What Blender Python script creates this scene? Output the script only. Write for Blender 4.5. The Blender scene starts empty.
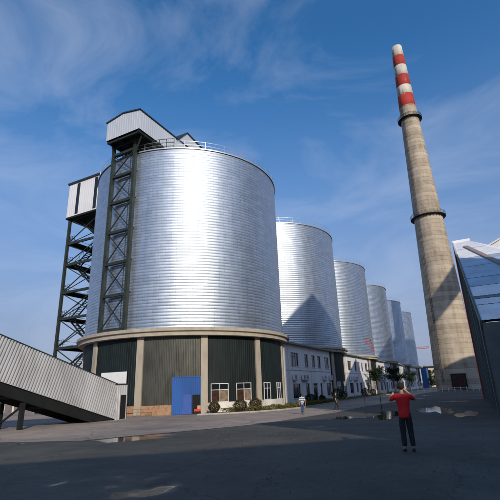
import bpy, bmesh, math, random
from mathutils import Vector, Matrix
R = math.radians
sin, cos, pi = math.sin, math.cos, math.pi
scene = bpy.context.scene
col = scene.collection

# ------------------------------------------------------------------ camera, sky, sun, exposure
CAM_Z = 2.35
PITCH, ROLL, YAW = R(18.604), R(-2.0544), R(27.404)
fw = Vector((-sin(YAW)*cos(PITCH), cos(YAW)*cos(PITCH), sin(PITCH)))
r0 = Vector((cos(YAW), sin(YAW), 0)); u0 = r0.cross(fw)
rt = cos(ROLL)*r0 + sin(ROLL)*u0; up = cos(ROLL)*u0 - sin(ROLL)*r0
cam_data = bpy.data.cameras.new('camera'); cam = bpy.data.objects.new('camera', cam_data); col.objects.link(cam)
cam_data.sensor_width = 36; cam_data.lens = 36*412.1/500; cam_data.clip_end = 12000; cam_data.clip_start = .05
M4 = Matrix.Identity(4)
for i in range(3):
    M4[i][0] = rt[i]; M4[i][1] = up[i]; M4[i][2] = -fw[i]
M4[0][3], M4[1][3], M4[2][3] = 0, 0, CAM_Z
cam.matrix_world = M4
scene.camera = cam

SUN_AZ, SUN_EL = R(43), R(24)            # azimuth from -Y towards +X
TAN_EL = math.tan(SUN_EL)
SX, SY = sin(SUN_AZ), -cos(SUN_AZ)       # horizontal direction towards the sun
world = bpy.data.worlds.new('World'); scene.world = world; world.use_nodes = True
wn, wl = world.node_tree.nodes, world.node_tree.links
wn.clear()
w_out = wn.new('ShaderNodeOutputWorld'); w_bg = wn.new('ShaderNodeBackground'); w_sky = wn.new('ShaderNodeTexSky')
w_sky.sky_type = 'NISHITA'; w_sky.sun_disc = False
w_sky.sun_elevation = SUN_EL; w_sky.sun_rotation = math.atan2(SX, SY)
w_sky.air_density = .8; w_sky.dust_density = .8; w_sky.ozone_density = 3.0; w_sky.altitude = 50
# thin cirrus: stretched noise over the whole sky
w_tc = wn.new('ShaderNodeTexCoord'); w_map = wn.new('ShaderNodeMapping')
w_map.inputs['Rotation'].default_value = (R(12), R(18), R(35)); w_map.inputs['Scale'].default_value = (1.4, 2.6, 4.2); w_map.inputs['Location'].default_value = (8.1, 2.9, .7)
w_no = wn.new('ShaderNodeTexNoise'); w_no.inputs['Scale'].default_value = 1.5; w_no.inputs['Detail'].default_value = 9
w_no.inputs['Roughness'].default_value = .58; w_no.inputs['Distortion'].default_value = .6
w_ramp = wn.new('ShaderNodeValToRGB'); w_ramp.color_ramp.elements[0].position = .44; w_ramp.color_ramp.elements[1].position = .90
w_ramp.color_ramp.elements[1].color = (.46, .46, .46, 1)
w_mix = wn.new('ShaderNodeMix'); w_mix.data_type = 'RGBA'
w_mix.inputs['B'].default_value = (4.2, 4.7, 5.8, 1)
wl.new(w_tc.outputs['Generated'], w_map.inputs['Vector']); wl.new(w_map.outputs[0], w_no.inputs['Vector'])
wl.new(w_no.outputs['Fac'], w_ramp.inputs['Fac']); wl.new(w_ramp.outputs['Color'], w_mix.inputs['Factor'])
# film-like saturation, then summer haze thickening towards the horizon all round
w_hsv = wn.new('ShaderNodeHueSaturation'); w_hsv.inputs['Saturation'].default_value = 1.24; w_hsv.inputs['Value'].default_value = 1.28; w_hsv.inputs['Hue'].default_value = .497
w_sep = wn.new('ShaderNodeSeparateXYZ'); w_rng = wn.new('ShaderNodeMapRange'); w_rng.interpolation_type = 'SMOOTHSTEP'
w_rng.inputs['From Min'].default_value = 0; w_rng.inputs['From Max'].default_value = .70; w_rng.inputs['To Min'].default_value = .95; w_rng.inputs['To Max'].default_value = 0
w_hz = wn.new('ShaderNodeMix'); w_hz.data_type = 'RGBA'; w_hz.inputs['B'].default_value = (1.80, 2.06, 2.95, 1)
wl.new(w_sky.outputs[0], w_hsv.inputs['Color']); wl.new(w_tc.outputs['Generated'], w_sep.inputs[0]); wl.new(w_sep.outputs['Z'], w_rng.inputs['Value'])
wl.new(w_rng.outputs['Result'], w_hz.inputs['Factor']); wl.new(w_hsv.outputs[0], w_hz.inputs['A'])
wl.new(w_hz.outputs['Result'], w_mix.inputs['A']); wl.new(w_mix.outputs['Result'], w_bg.inputs['Color'])
w_bg.inputs['Strength'].default_value = .15
wl.new(w_bg.outputs[0], w_out.inputs['Surface'])
sun_data = bpy.data.lights.new('sun', 'SUN'); sun = bpy.data.objects.new('sun', sun_data); col.objects.link(sun)
sun_data.energy = 3.3; sun_data.angle = R(.5); sun_data.color = (1, .88, .72)
sun.rotation_euler = Vector((SX*cos(SUN_EL), SY*cos(SUN_EL), sin(SUN_EL))).to_track_quat('Z', 'Y').to_euler()
vs = scene.view_settings
vs.view_transform = 'Standard'; vs.look = 'None'; vs.gamma = 1; vs.exposure = 0
vs.use_curve_mapping = False

# ------------------------------------------------------------------ helpers: materials
MATS = {}
def nt(name):
    m = bpy.data.materials.new(name); m.use_nodes = True
    MATS[name] = m
    n, l = m.node_tree.nodes, m.node_tree.links
    return m, n, l, n['Principled BSDF']
def ramp(n, l, src, stops):
    r = n.new('ShaderNodeValToRGB'); e = r.color_ramp.elements
    while len(e) < len(stops): e.new(.5)
    for k, (p, c) in enumerate(stops):
        e[k].position = p; e[k].color = (*c, 1) if len(c) == 3 else c
    l.new(src, r.inputs['Fac']); return r
def noise(n, l, scale, detail=6, rough=.6, vec=None, stretch=None):
    t = n.new('ShaderNodeTexNoise'); t.inputs['Scale'].default_value = scale
    t.inputs['Detail'].default_value = detail; t.inputs['Roughness'].default_value = rough
    if vec is None:
        tc = n.new('ShaderNodeTexCoord'); vec = tc.outputs['Object']
    if stretch:
        mp = n.new('ShaderNodeMapping'); mp.inputs['Scale'].default_value = stretch
        l.new(vec, mp.inputs['Vector']); vec = mp.outputs[0]
    l.new(vec, t.inputs['Vector']); return t
def mat(name, c, rough=.7, metal=0, var=.18, scale=1.5, stretch=None, bump=.0, bscale=30, spec=.5, dark=None):
    """plain surface with uneven tone, streaks and fine relief"""
    m, n, l, b = nt(name)
    t = noise(n, l, scale, 8, .65, None, stretch)
    lo = dark or tuple(x*(1-var*1.6) for x in c); hi = tuple(min(1, x*(1+var)) for x in c)
    r = ramp(n, l, t.outputs['Fac'], [(.28, lo), (.5, c), (.75, hi)])
    l.new(r.outputs[0], b.inputs['Base Color'])
    b.inputs['Roughness'].default_value = rough; b.inputs['Metallic'].default_value = metal
    b.inputs['Specular IOR Level'].default_value = spec
    if bump:
        t2 = noise(n, l, bscale, 4, .6)
        bp = n.new('ShaderNodeBump'); bp.inputs['Strength'].default_value = bump; bp.inputs['Distance'].default_value = .02
        l.new(t2.outputs['Fac'], bp.inputs['Height']); l.new(bp.outputs[0], b.inputs['Normal'])
    return m

# ------------------------------------------------------------------ helpers: meshes
class MB:
    def __init__(s): s.v = []; s.f = []
    def add(s, vs_, fs):
        o = len(s.v); s.v += [tuple(x) for x in vs_]; s.f += [tuple(i+o for i in f) for f in fs]; return s
    def box(s, x0, x1, y0, y1, z0, z1):
        return s.add([(x0,y0,z0),(x1,y0,z0),(x1,y1,z0),(x0,y1,z0),(x0,y0,z1),(x1,y0,z1),(x1,y1,z1),(x0,y1,z1)],
            [(0,3,2,1),(4,5,6,7),(0,1,5,4),(1,2,6,5),(2,3,7,6),(3,0,4,7)])
    def bar(s, a, b, w, h=None, upv=(0,0,1)):
        a, b = Vector(a), Vector(b); d = (b-a).normalized(); h = h or w
        u = Vector(upv)
        if abs(d.dot(u)) > .95: u = Vector((0,1,0)) if abs(d.y) < .9 else Vector((1,0,0))
        x = d.cross(u).normalized(); y = x.cross(d).normalized()
        P = []
        for p in (a, b):
            for i, j in ((-1,-1),(1,-1),(1,1),(-1,1)): P.append(p + x*i*w/2 + y*j*h/2)
        return s.add(P, [(0,1,2,3),(7,6,5,4),(0,4,5,1),(1,5,6,2),(2,6,7,3),(3,7,4,0)])
    def tube(s, a, b, ra, rb=None, n=8, cap=True):
        a, b = Vector(a), Vector(b); rb = ra if rb is None else rb
        d = (b-a).normalized(); u = Vector((0,0,1)) if abs(d.z) < .95 else Vector((1,0,0))
        x = d.cross(u).normalized(); y = x.cross(d)
        P = [a + (x*cos(2*pi*i/n)+y*sin(2*pi*i/n))*ra for i in range(n)] + [b + (x*cos(2*pi*i/n)+y*sin(2*pi*i/n))*rb for i in range(n)]
        F = [(i, n+i, n+(i+1)%n, (i+1)%n) for i in range(n)]
        if cap: F += [tuple(range(n)), tuple(range(2*n-1, n-1, -1))]
        return s.add(P, F)
    def lathe(s, prof, n=96, a0=0, a1=2*pi, cap=False):
        """prof: (r, z) list bottom to top, outside outward"""
        full = abs(a1-a0-2*pi) < 1e-6; m = n if full else n+1
        P = [(r*cos(a0+(a1-a0)*i/n), r*sin(a0+(a1-a0)*i/n), z) for r, z in prof for i in range(m)]
        F = []
        for k in range(len(prof)-1):
            for i in range(n):
                j = (i+1) % m
                F.append((k*m+i, k*m+j, (k+1)*m+j, (k+1)*m+i))
        if cap and not full:
            L = len(prof); F.append(tuple(k*m for k in range(L))); F.append(tuple((L-1-k)*m+n for k in range(L)))
        return s.add(P, F)
    def prism(s, pts, d):
        """closed polygon pts extruded by vector d"""
        n = len(pts); d = Vector(d)
        P = [Vector(p) for p in pts] + [Vector(p)+d for p in pts]
        return s.add(P, [tuple(range(n-1,-1,-1)), tuple(range(n, 2*n))] + [(i, (i+1)%n, n+(i+1)%n, n+i) for i in range(n)])
    def mesh(s, name, m, smooth=False, fix=True):
        me = bpy.data.meshes.new(name); me.from_pydata(s.v, [], s.f); me.update()
        if fix:
            bm = bmesh.new(); bm.from_mesh(me); bmesh.ops.recalc_face_normals(bm, faces=bm.faces); bm.to_mesh(me); bm.free()
        me.materials.append(MATS[m] if isinstance(m, str) else m)
        if smooth:
            for p in me.polygons: p.use_smooth = True
        return me
    def build(s, name, m, parent=None, smooth=False, loc=None, rz=0, fix=True):
        return link(name, s.mesh(name, m, smooth, fix), parent, loc, rz)
def link(name, me, parent=None, loc=None, rz=0):
    o = bpy.data.objects.new(name, me); col.objects.link(o); o.parent = parent
    if loc is not None: o.location = loc
    if rz: o.rotation_euler[2] = rz
    return o
def tag(o, label=None, cat=None, group=None, kind=None):
    if label: o['label'] = label
    if cat: o['category'] = cat
    if group: o['group'] = group
    if kind: o['kind'] = kind
    return o
def thing(name, label, cat, loc=(0,0,0), rz=0, group=None):
    o = bpy.data.objects.new(name, None); col.objects.link(o); o.location = loc; o.rotation_euler[2] = rz
    o.empty_display_size = .3
    return tag(o, label, cat, group)
def copy_tree(o, parent=None):
    c = o.copy(); col.objects.link(c); c.parent = parent
    for ch in list(o.children): copy_tree(ch, c)
    return c
def ground_z(x, y):
    d = math.hypot(x, y); t = min(1, max(0, (d-14)/20)); t = t*t*(3-2*t)
    return .6*(1-t)

# ------------------------------------------------------------------ materials
def make_galv(name, base=(.52,.59,.68), rough=.44, row=.37581, width=1.3, Rr=13.8):
    """galvanised corrugated sheet on a cylinder: sheet-by-sheet tone, seams, painted groove shade, faint streaks"""
    m, n, l, b = nt(name)
    tc = n.new('ShaderNodeTexCoord'); sp = n.new('ShaderNodeSeparateXYZ'); l.new(tc.outputs['Object'], sp.inputs[0])
    at = n.new('ShaderNodeMath'); at.operation = 'ARCTAN2'; l.new(sp.outputs['Y'], at.inputs[0]); l.new(sp.outputs['X'], at.inputs[1])
    mu = n.new('ShaderNodeMath'); mu.operation = 'MULTIPLY'; mu.inputs[1].default_value = Rr; l.new(at.outputs[0], mu.inputs[0])
    cb = n.new('ShaderNodeCombineXYZ'); l.new(mu.outputs[0], cb.inputs['X']); zo = n.new('ShaderNodeMath'); zo.operation = 'SUBTRACT'; zo.inputs[1].default_value = 9.0; l.new(sp.outputs['Z'], zo.inputs[0]); l.new(zo.outputs[0], cb.inputs['Y'])
    br = n.new('ShaderNodeTexBrick'); l.new(cb.outputs[0], br.inputs['Vector'])
    br.inputs['Scale'].default_value = 1; br.inputs['Brick Width'].default_value = width; br.inputs['Row Height'].default_value = row
    br.inputs['Mortar Size'].default_value = .017; br.inputs['Mortar Smooth'].default_value = .3; br.inputs['Bias'].default_value = 0
    br.inputs['Color1'].default_value = (*[c*.88 for c in base], 1); br.inputs['Color2'].default_value = (*[c*1.05 for c in base], 1)
    br.inputs['Mortar'].default_value = (*[c*.42 for c in base], 1)  # darkens the sheet joints and paints shade into every wave groove
    ns = noise(n, l, 1.0, 7, .65, cb.outputs[0], (1.3, .12, 1))
    rp = ramp(n, l, ns.outputs['Fac'], [(.3, (.82,.82,.80)), (.55, (1,1,1))])
    mx = n.new('ShaderNodeMix'); mx.data_type = 'RGBA'; mx.blend_type = 'MULTIPLY'; mx.inputs['Factor'].default_value = .75
    l.new(br.outputs['Color'], mx.inputs['A']); l.new(rp.outputs[0], mx.inputs['B']); l.new(mx.outputs['Result'], b.inputs['Base Color'])
    b.inputs['Metallic'].default_value = .88
    n2 = noise(n, l, 1.0, 5, .6, cb.outputs[0], (.7, .9, 1))
    r2 = ramp(n, l, n2.outputs['Fac'], [(.3, (rough-.03,)*3), (.7, (rough+.05,)*3)]); l.new(r2.outputs[0], b.inputs['Roughness'])
    bp = n.new('ShaderNodeBump'); bp.inputs['Strength'].default_value = .1; bp.inputs['Distance'].default_value = .03
    n3 = noise(n, l, 1.0, 3, .5, cb.outputs[0], (.5, 1.1, 1)); l.new(n3.outputs['Fac'], bp.inputs['Height'])
    bp2 = n.new('ShaderNodeBump'); bp2.inputs['Strength'].default_value = .2; bp2.inputs['Distance'].default_value = .02; bp2.invert = True
    l.new(br.outputs['Fac'], bp2.inputs['Height']); l.new(bp.outputs[0], bp2.inputs['Normal']); l.new(bp2.outputs[0], b.inputs['Normal'])
    return m
make_galv('galvanised')
mat('galv_plain', (.55,.58,.60), .42, .7, .12, .6)
mat('concrete_tan', (.40,.355,.285), .85, 0, .16, 1.1, (1,1,.35), .25, 18)
mat('concrete_white', (.72,.68,.60), .8, 0, .14, 1.4, None, .2, 20)
mat('panel_dark', (.0105,.018,.018), .55, .0, .4, .8, (1,1,.3), .1, 5, .25)
mat('panel_grey', (.062,.064,.055), .5, .25, .35, .7, (1,1,.5), .1, 14)
mat('steel_green', (.030,.040,.030), .55, .2, .35, 1.2)
mat('steel_black', (.012,.014,.013), .6, .2, .3, 1.0)
mat('clad_pale', (.56,.60,.65), .45, .15, .08, .4, (1,1,.3))
mat('clad_white', (.74,.75,.78), .5, .0, .08, .4, (1,1,.3))
mat('clad_zinc', (.52,.53,.54), .55, .15, .18, .5, (1,1,.4))
mat('trim_dark', (.020,.030,.034), .5)
mat('brick_plinth', (.36,.215,.125), .9, 0, .3, 3.0, None, .6, 9)
mat('white_paint', (.74,.74,.76), .75, 0, .08, .35, (1,1,.5), .12, 12)
mat('frame_white', (.80,.80,.79), .5, 0, .06, 2)
mat('eaves', (.24,.215,.18), .85, 0, .25, 1.2)
mat('door_blue_dark', (.010,.072,.34), .5, 0, .2, .8)
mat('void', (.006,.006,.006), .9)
mat('red_paint', (.50,.035,.020), .6, 0, .22, .35, (1,1,.4))
mat('white_band', (.66,.62,.55), .7, 0, .16, .35, (1,1,.4))
mat('red_machine', (.55,.03,.02), .45)
mat('orange_machine', (.55,.28,.12), .5)
mat('ac_body', (.62,.62,.60), .5, 0, .08, 3)
mat('ac_grille', (.07,.07,.075), .6)
mat('hall_grey', (.115,.135,.13), .55, .15, .2, .5)
mat('roof_lilac', (.86,.85,.85), .5, .0, .12, .5)
mat('roof_blue', (.40,.52,.64), .45, .0, .18, .5)
mat('roof_olive', (.20,.21,.17), .5, .2, .15, .8)
mat('roof_brown', (.30,.24,.21), .7)
mat('wall_cream', (.55,.49,.41), .85, 0, .12, .3)
mat('shed_blue', (.05,.15,.38), .5, .1, .12, .3)
mat('kerb_stone', (.36,.34,.31), .9, 0, .2, 2.2, None, .3, 20)
mat('rust_dark', (.045,.016,.012), .8, 0, .4, 1)
mat('faded_red', (.40,.07,.05), .7, 0, .3, 1.5)
mat('grit', (.13,.12,.105), .95, 0, .35, 3)
mat('soil', (.16,.115,.075), .95, 0, .3, 1.5, None, .6, 9)
mat('leaf_hedge', (.125,.115,.030), .85, 0, .5, 2.5, spec=.15)
mat('leaf_bush', (.062,.052,.024), .9, 0, .4, 2.5, spec=.1)
mat('leaf_dark', (.020,.032,.013), .85, 0, .45, 1.5, spec=.2)
mat('leaf_mid', (.055,.075,.026), .7, 0, .45, 1.5)
mat('bark', (.085,.062,.045), .9, 0, .3, 4, (1,1,.3), .5, 12)
mat('wall_stone', (.25,.22,.20), .9, 0, .25, .7, None, .3, 6)
mat('skin', (.44,.26,.18), .55, 0, .06, 6)
mat('hair', (.010,.008,.007), .8, 0, .5, 30, None, .8, 60)
mat('shirt_red', (.62,.012,.014), .8, 0, .12, 6, (1,1,.6), 1.0, 9)
mat('cloth_dark', (.014,.015,.019), .85, 0, .2, 6, (1,1,.6), 1.0, 9)
mat('jeans', (.045,.075,.16), .85, 0, .25, 8, (1,1,.6), 1.0, 9)
mat('shoe', (.02,.018,.016), .6)
mat('camera_black', (.01,.01,.011), .4)
mat('crane_red', (.45,.05,.04), .6)
mat('paint_yellow', (.5,.36,.05), .6)
mat('car_paint', (.012,.014,.016), .22, .2, .05, 1)
mat('tyre', (.012,.012,.012), .85)
m, n, l, b = nt('glass_dark')
b.inputs['Base Color'].default_value = (.012,.015,.017,1); b.inputs['Roughness'].default_value = .06; b.inputs['Specular IOR Level'].default_value = .6
gt = noise(n, l, .9, 2, .5); gb = n.new('ShaderNodeBump'); gb.inputs['Strength'].default_value = .06; gb.inputs['Distance'].default_value = .05
l.new(gt.outputs['Fac'], gb.inputs['Height']); l.new(gb.outputs[0], b.inputs['Normal'])
for nm_, c_ in (('pane_cream', (.24,.18,.125)), ('pane_brown', (.055,.030,.024)), ('pane_curtain', (.20,.17,.12))):
    mat(nm_, c_, .10, 0, .45, 3.2)
# striped knitwear
m, n, l, b = nt('shirt_stripe')
tc = n.new('ShaderNodeTexCoord'); wv = n.new('ShaderNodeTexWave'); wv.bands_direction = 'Z'; wv.inputs['Scale'].default_value = 2.1
l.new(tc.outputs['Object'], wv.inputs['Vector'])
rp = ramp(n, l, wv.outputs['Fac'], [(.0, (.07,.10,.19)), (.5, (.70,.72,.74))]); rp.color_ramp.interpolation = 'CONSTANT'
l.new(rp.outputs[0], b.inputs['Base Color']); b.inputs['Roughness'].default_value = .85
# paint on the bands, weathered through to the concrete in places
def worn(name, c, under, thr):
    m, n, l, b = nt(name)
    t1 = noise(n, l, .9, 9, .72, None, (1,1,.3)); t2 = noise(n, l, .25, 6, .6, None, (1,1,.25))
    r1 = ramp(n, l, t1.outputs['Fac'], [(thr, (1,1,1)), (thr+.05, (0,0,0))])
    r2 = ramp(n, l, t2.outputs['Fac'], [(.3, tuple(x*.6 for x in c)), (.7, tuple(min(1, x*1.15) for x in c))])
    mx = n.new('ShaderNodeMix'); mx.data_type = 'RGBA'; mx.inputs['B'].default_value = (*under, 1)
    l.new(r1.outputs[0], mx.inputs['Factor']); l.new(r2.outputs[0], mx.inputs['A']); l.new(mx.outputs['Result'], b.inputs['Base Color'])
    b.inputs['Roughness'].default_value = .75
worn('band_red', (.46,.035,.022), (.34,.22,.17), .36); worn('band_white', (.66,.62,.55), (.36,.31,.25), .38)
worn('door_blue', (.018,.098,.36), (.05,.11,.27), .34); worn('white_worn', (.70,.68,.62), (.42,.33,.24), .38)
# chimney concrete: lift-by-lift tone, streaks down the shaft
m, n, l, b = nt('chimney_concrete')
tc = n.new('ShaderNodeTexCoord'); sp = n.new('ShaderNodeSeparateXYZ'); l.new(tc.outputs['Object'], sp.inputs[0])
dv = n.new('ShaderNodeMath'); dv.operation = 'DIVIDE'; dv.inputs[1].default_value = 1.5; l.new(sp.outputs['Z'], dv.inputs[0])
fl = n.new('ShaderNodeMath'); fl.operation = 'FLOOR'; l.new(dv.outputs[0], fl.inputs[0])
wn_ = n.new('ShaderNodeTexWhiteNoise'); wn_.noise_dimensions = '1D'; l.new(fl.outputs[0], wn_.inputs['W'])
t1 = noise(n, l, .55, 9, .68, None, (1,1,.22)); t2 = noise(n, l, .5, 6, .6, None, (.5,.5,1.6))
ad = n.new('ShaderNodeMath'); ad.operation = 'MULTIPLY_ADD'; ad.inputs[1].default_value = .24; l.new(wn_.outputs['Value'], ad.inputs[0]); l.new(t1.outputs['Fac'], ad.inputs[2])
ad2 = n.new('ShaderNodeMath'); ad2.operation = 'MULTIPLY_ADD'; ad2.inputs[1].default_value = .4; l.new(t2.outputs['Fac'], ad2.inputs[0]); l.new(ad.outputs[0], ad2.inputs[2])
rp = ramp(n, l, ad2.outputs[0], [(.45, (.15,.12,.09)), (.74, (.36,.30,.225)), (1.0, (.52,.44,.345))])
l.new(rp.outputs[0], b.inputs['Base Color']); b.inputs['Roughness'].default_value = .9
# yard surfaces: worn, stained, damp hollows, joints
def yard_mat(name, tones, wet_lo, wet_hi, joint, wetc):
    m, n, l, b = nt(name)
    tc = n.new('ShaderNodeTexCoord'); V = tc.outputs['Object']
    mid = noise(n, l, .6, 8, .7, V); fine = noise(n, l, 14, 5, .7, V); big = noise(n, l, .09, 5, .6, V)
    c1 = ramp(n, l, mid.outputs['Fac'], [(.3, tones[0]), (.5, tones[1]), (.72, tones[2])])
    c2 = ramp(n, l, fine.outputs['Fac'], [(.3, (.7,.7,.7)), (.7, (1.15,1.15,1.15))])
    c3 = ramp(n, l, big.outputs['Fac'], [(.35, (.62,.62,.62)), (.5, (1,1,1)), (.65, (1.25,1.22,1.18))])
    prev = c1.outputs[0]
    br = n.new('ShaderNodeTexBrick'); l.new(V, br.inputs['Vector']); br.offset = 0
    br.inputs['Scale'].default_value = 1; br.inputs['Brick Width'].default_value = 5; br.inputs['Row Height'].default_value = 4; br.inputs['Mortar Size'].default_value = joint
    br.inputs['Color1'].default_value = (.93,.93,.93,1); br.inputs['Color2'].default_value = (1.06,1.06,1.06,1); br.inputs['Mortar'].default_value = (.4,.38,.35,1)
    for c in (c2.outputs[0], c3.outputs[0]) + ((br.outputs['Color'],) if joint else ()):
        mx = n.new('ShaderNodeMix'); mx.data_type = 'RGBA'; mx.blend_type = 'MULTIPLY'; mx.inputs['Factor'].default_value = 1
        l.new(prev, mx.inputs['A']); l.new(c, mx.inputs['B']); prev = mx.outputs['Result']
    vo = n.new('ShaderNodeTexVoronoi'); vo.feature = 'DISTANCE_TO_EDGE'; vo.inputs['Scale'].default_value = .22
    wv_ = n.new('ShaderNodeVectorMath'); wv_.operation = 'MULTIPLY_ADD'; wv_.inputs[1].default_value = (1.6,1.6,0); l.new(mid.outputs['Color'], wv_.inputs[0]); l.new(V, wv_.inputs[2]); l.new(wv_.outputs[0], vo.inputs['Vector'])
    ck = ramp(n, l, vo.outputs['Distance'], [(.0, (.25,.25,.25)), (.006, (1,1,1))])
    mx = n.new('ShaderNodeMix'); mx.data_type = 'RGBA'; mx.blend_type = 'MULTIPLY'; mx.inputs['Factor'].default_value = .9
    l.new(prev, mx.inputs['A']); l.new(ck.outputs[0], mx.inputs['B']); prev = mx.outputs['Result']
    wet = noise(n, l, .16, 5, .6, V, (1, .7, 1)); wr = ramp(n, l, wet.outputs['Fac'], [(wet_lo, (0,0,0)), (wet_hi, (1,1,1))])
    mx3 = n.new('ShaderNodeMix'); mx3.data_type = 'RGBA'; mx3.inputs['B'].default_value = (*wetc, 1)
    l.new(wr.outputs[0], mx3.inputs['Factor']); l.new(prev, mx3.inputs['A']); l.new(mx3.outputs['Result'], b.inputs['Base Color'])
    rr = ramp(n, l, wr.outputs[0], [(0, (.82,)*3), (.6, (.6,)*3), (.85, (.12,)*3)]); l.new(rr.outputs[0], b.inputs['Roughness'])
    bp = n.new('ShaderNodeBump'); bp.inputs['Strength'].default_value = .4; bp.inputs['Distance'].default_value = .012
    dryb = n.new('ShaderNodeMath'); dryb.operation = 'MULTIPLY'; inv = n.new('ShaderNodeMath'); inv.operation = 'SUBTRACT'; inv.inputs[0].default_value = 1
    l.new(wr.outputs[0], inv.inputs[1]); l.new(inv.outputs[0], dryb.inputs[0]); l.new(fine.outputs['Fac'], dryb.inputs[1]); l.new(dryb.outputs[0], bp.inputs['Height']); l.new(bp.outputs[0], b.inputs['Normal'])
yard_mat('yard_asphalt_shade', ((.038,.039,.033), (.062,.061,.051), (.098,.094,.078)), .585, .645, 0, (.022,.024,.025))  # dark tones put the yard's shade into the ground colour
yard_mat('yard_concrete', ((.23,.185,.155), (.31,.255,.215), (.38,.32,.27)), .66, .72, .018, (.07,.062,.055))
# rough grass bank
m, n, l, b = nt('bank_grass')
t1 = noise(n, l, .12, 8, .7); rp = ramp(n, l, t1.outputs['Fac'], [(.35, (.065,.075,.028)), (.5, (.12,.105,.05)), (.62, (.19,.10,.055)), (.72, (.10,.11,.05))])
l.new(rp.outputs[0], b.inputs['Base Color']); b.inputs['Roughness'].default_value = .95

# ------------------------------------------------------------------ ground
g = MB(); NG = 120
radii = [1.5, 4, 7, 10, 13] + [14+i for i in range(21)] + [38, 45, 70, 120, 250, 600, 1500, 4000, 9000]
g.v.append((0, 0, ground_z(0, 0)))
for rr_ in radii:
    for i in range(NG):
        a = 2*pi*i/NG; g.v.append((rr_*cos(a), rr_*sin(a), ground_z(rr_, 0)))
for i in range(NG): g.f.append((0, 1+i, 1+(i+1) % NG))
for k in range(len(radii)-1):
    for i in range(NG):
        j = (i+1) % NG; g.f.append((1+k*NG+i, 1+(k+1)*NG+i, 1+(k+1)*NG+j, 1+k*NG+j))
gd = g.build('ground', 'yard_asphalt_shade', smooth=True); tag(gd, kind='structure')

ap = MB(); xs = [-75+2*i for i in range(33)]; ysl = [14+2*i for i in range(100)]
def ap_edge(y): return -11.2+1.1*sin(y*.11)+(.0 if y > 40 else -.25*(40-y)*.9)
for i in range(len(xs)):
    for y in ysl:
        e = ap_edge(y); x = -75+(e+75)*i/(len(xs)-1); ap.v.append((x, y, ground_z(x, y)+.012))
nyy = len(ysl)
for i in range(len(xs)-1):
    for j in range(nyy-1): ap.f.append((i*nyy+j, (i+1)*nyy+j, (i+1)*nyy+j+1, i*nyy+j+1))
tag(ap.build('pavement', 'yard_concrete', smooth=True), kind='structure')

prg = random.Random(9); pbm = MB()
for i in range(2600):
    d = 5+34*prg.random()**1.2; a = R(62.6)+R(64)*(1-prg.random()*1.0)-R(2); x, y = d*cos(a), d*sin(a); sz = prg.choice((.005,.007,.010,.016))*prg.uniform(.7,1.3); z = ground_z(x, y)+.012
    P = [Vector((prg.uniform(.6,1.2)*sz*cos(k*1.26), prg.uniform(.6,1.2)*sz*sin(k*1.26), 0)) for k in range(5)]
    pbm.add([(x+p.x, y+p.y, z-.01) for p in P]+[(x+p.x*.6, y+p.y*.6, z+sz*.7) for p in P], [(k,(k+1)%5,5+(k+1)%5,5+k) for k in range(5)]+[(5,6,7,8,9)])
tag(pbm.build('gravel', 'grit', fix=False), 'loose grit and small stones scattered over the yard', 'gravel', kind='stuff')

m, n, l, b = nt('puddle_water')
b.inputs['Base Color'].default_value = (.012,.014,.014,1); b.inputs['Roughness'].default_value = .05; b.inputs['Specular IOR Level'].default_value = .7
pt = noise(n, l, 2.2, 3, .5); pb_ = n.new('ShaderNodeBump'); pb_.inputs['Strength'].default_value = .12; pb_.inputs['Distance'].default_value = .02
l.new(pt.outputs['Fac'], pb_.inputs['Height']); l.new(pb_.outputs[0], b.inputs['Normal'])
for i, (px_, py_, lx, ly, az) in enumerate(((-7.0,36.6,1.0,4.2,11), (-4.0,42.6,1.2,5.5,5), (-1.3,37.0,.7,3.2,2), (-9.4,33.5,.8,1.6,40))):
    rg = random.Random(70+i); mb = MB(); N_ = 40; ph = [rg.uniform(0,6.28) for _ in range(4)]; P = [(px_, py_, ground_z(px_, py_)+.016)]
    for k in range(N_):
        a = 2*pi*k/N_; q = 1+.28*sin(2*a+ph[0])+.18*sin(3*a+ph[1])+.12*sin(5*a+ph[2])+.08*sin(9*a+ph[3])
        x, y = lx*q*cos(a), ly*q*sin(a); x, y = x*cos(R(az))-y*sin(R(az)), x*sin(R(az))+y*cos(R(az))
        P.append((px_+x, py_+y, ground_z(px_+x, py_+y)+.016))
    mb.add(P, [(0, 1+k, 1+(k+1) % N_) for k in range(N_)]); tag(mb.build('puddle', 'puddle_water', smooth=True, fix=False), kind='structure')

# ------------------------------------------------------------------ silos
XC, Y1, SP, RB = -36.16, 49.03, 29.95, 13.78
ZL, ZT = 9.0, 32.3
def arc(mb, r0_, r1_, a0, a1, z0, z1, n=6):
    return mb.lathe([(r0_, z0), (r1_, z0), (r1_, z1), (r0_, z1), (r0_, z0)], n, a0, a1, cap=False) if False else \
        mb.add([(rr_*cos(a0+(a1-a0)*i/n), rr_*sin(a0+(a1-a0)*i/n), z) for i in range(n+1) for rr_, z in ((r0_,z0),(r1_,z0),(r1_,z1),(r0_,z1))],
               [(i*4+k, i*4+(k+1) % 4, (i+1)*4+(k+1) % 4, (i+1)*4+k) for i in range(n) for k in range(4)] + [(0,1,2,3), (n*4+3, n*4+2, n*4+1, n*4)])
def corr_arc(mb, r_, amp, pitch, a0, a1, z0, z1):
    """vertical trapezoid-rib sheet bent round the drum"""
    k = max(2, int((a1-a0)*r_/pitch)); P = []
    for i in range(k):
        for t, h in ((0, 0), (.45, 0), (.55, 1), (.9, 1)):
            P.append((a0+(a1-a0)*(i+t)/k, r_+amp*h))
    P.append((a1, r_))
    V_ = [(q*cos(a), q*sin(a), z) for a, q in P for z in (z0, z1)]
    return mb.add(V_, [(2*i, 2*i+2, 2*i+3, 2*i+1) for i in range(len(P)-1)])

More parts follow.
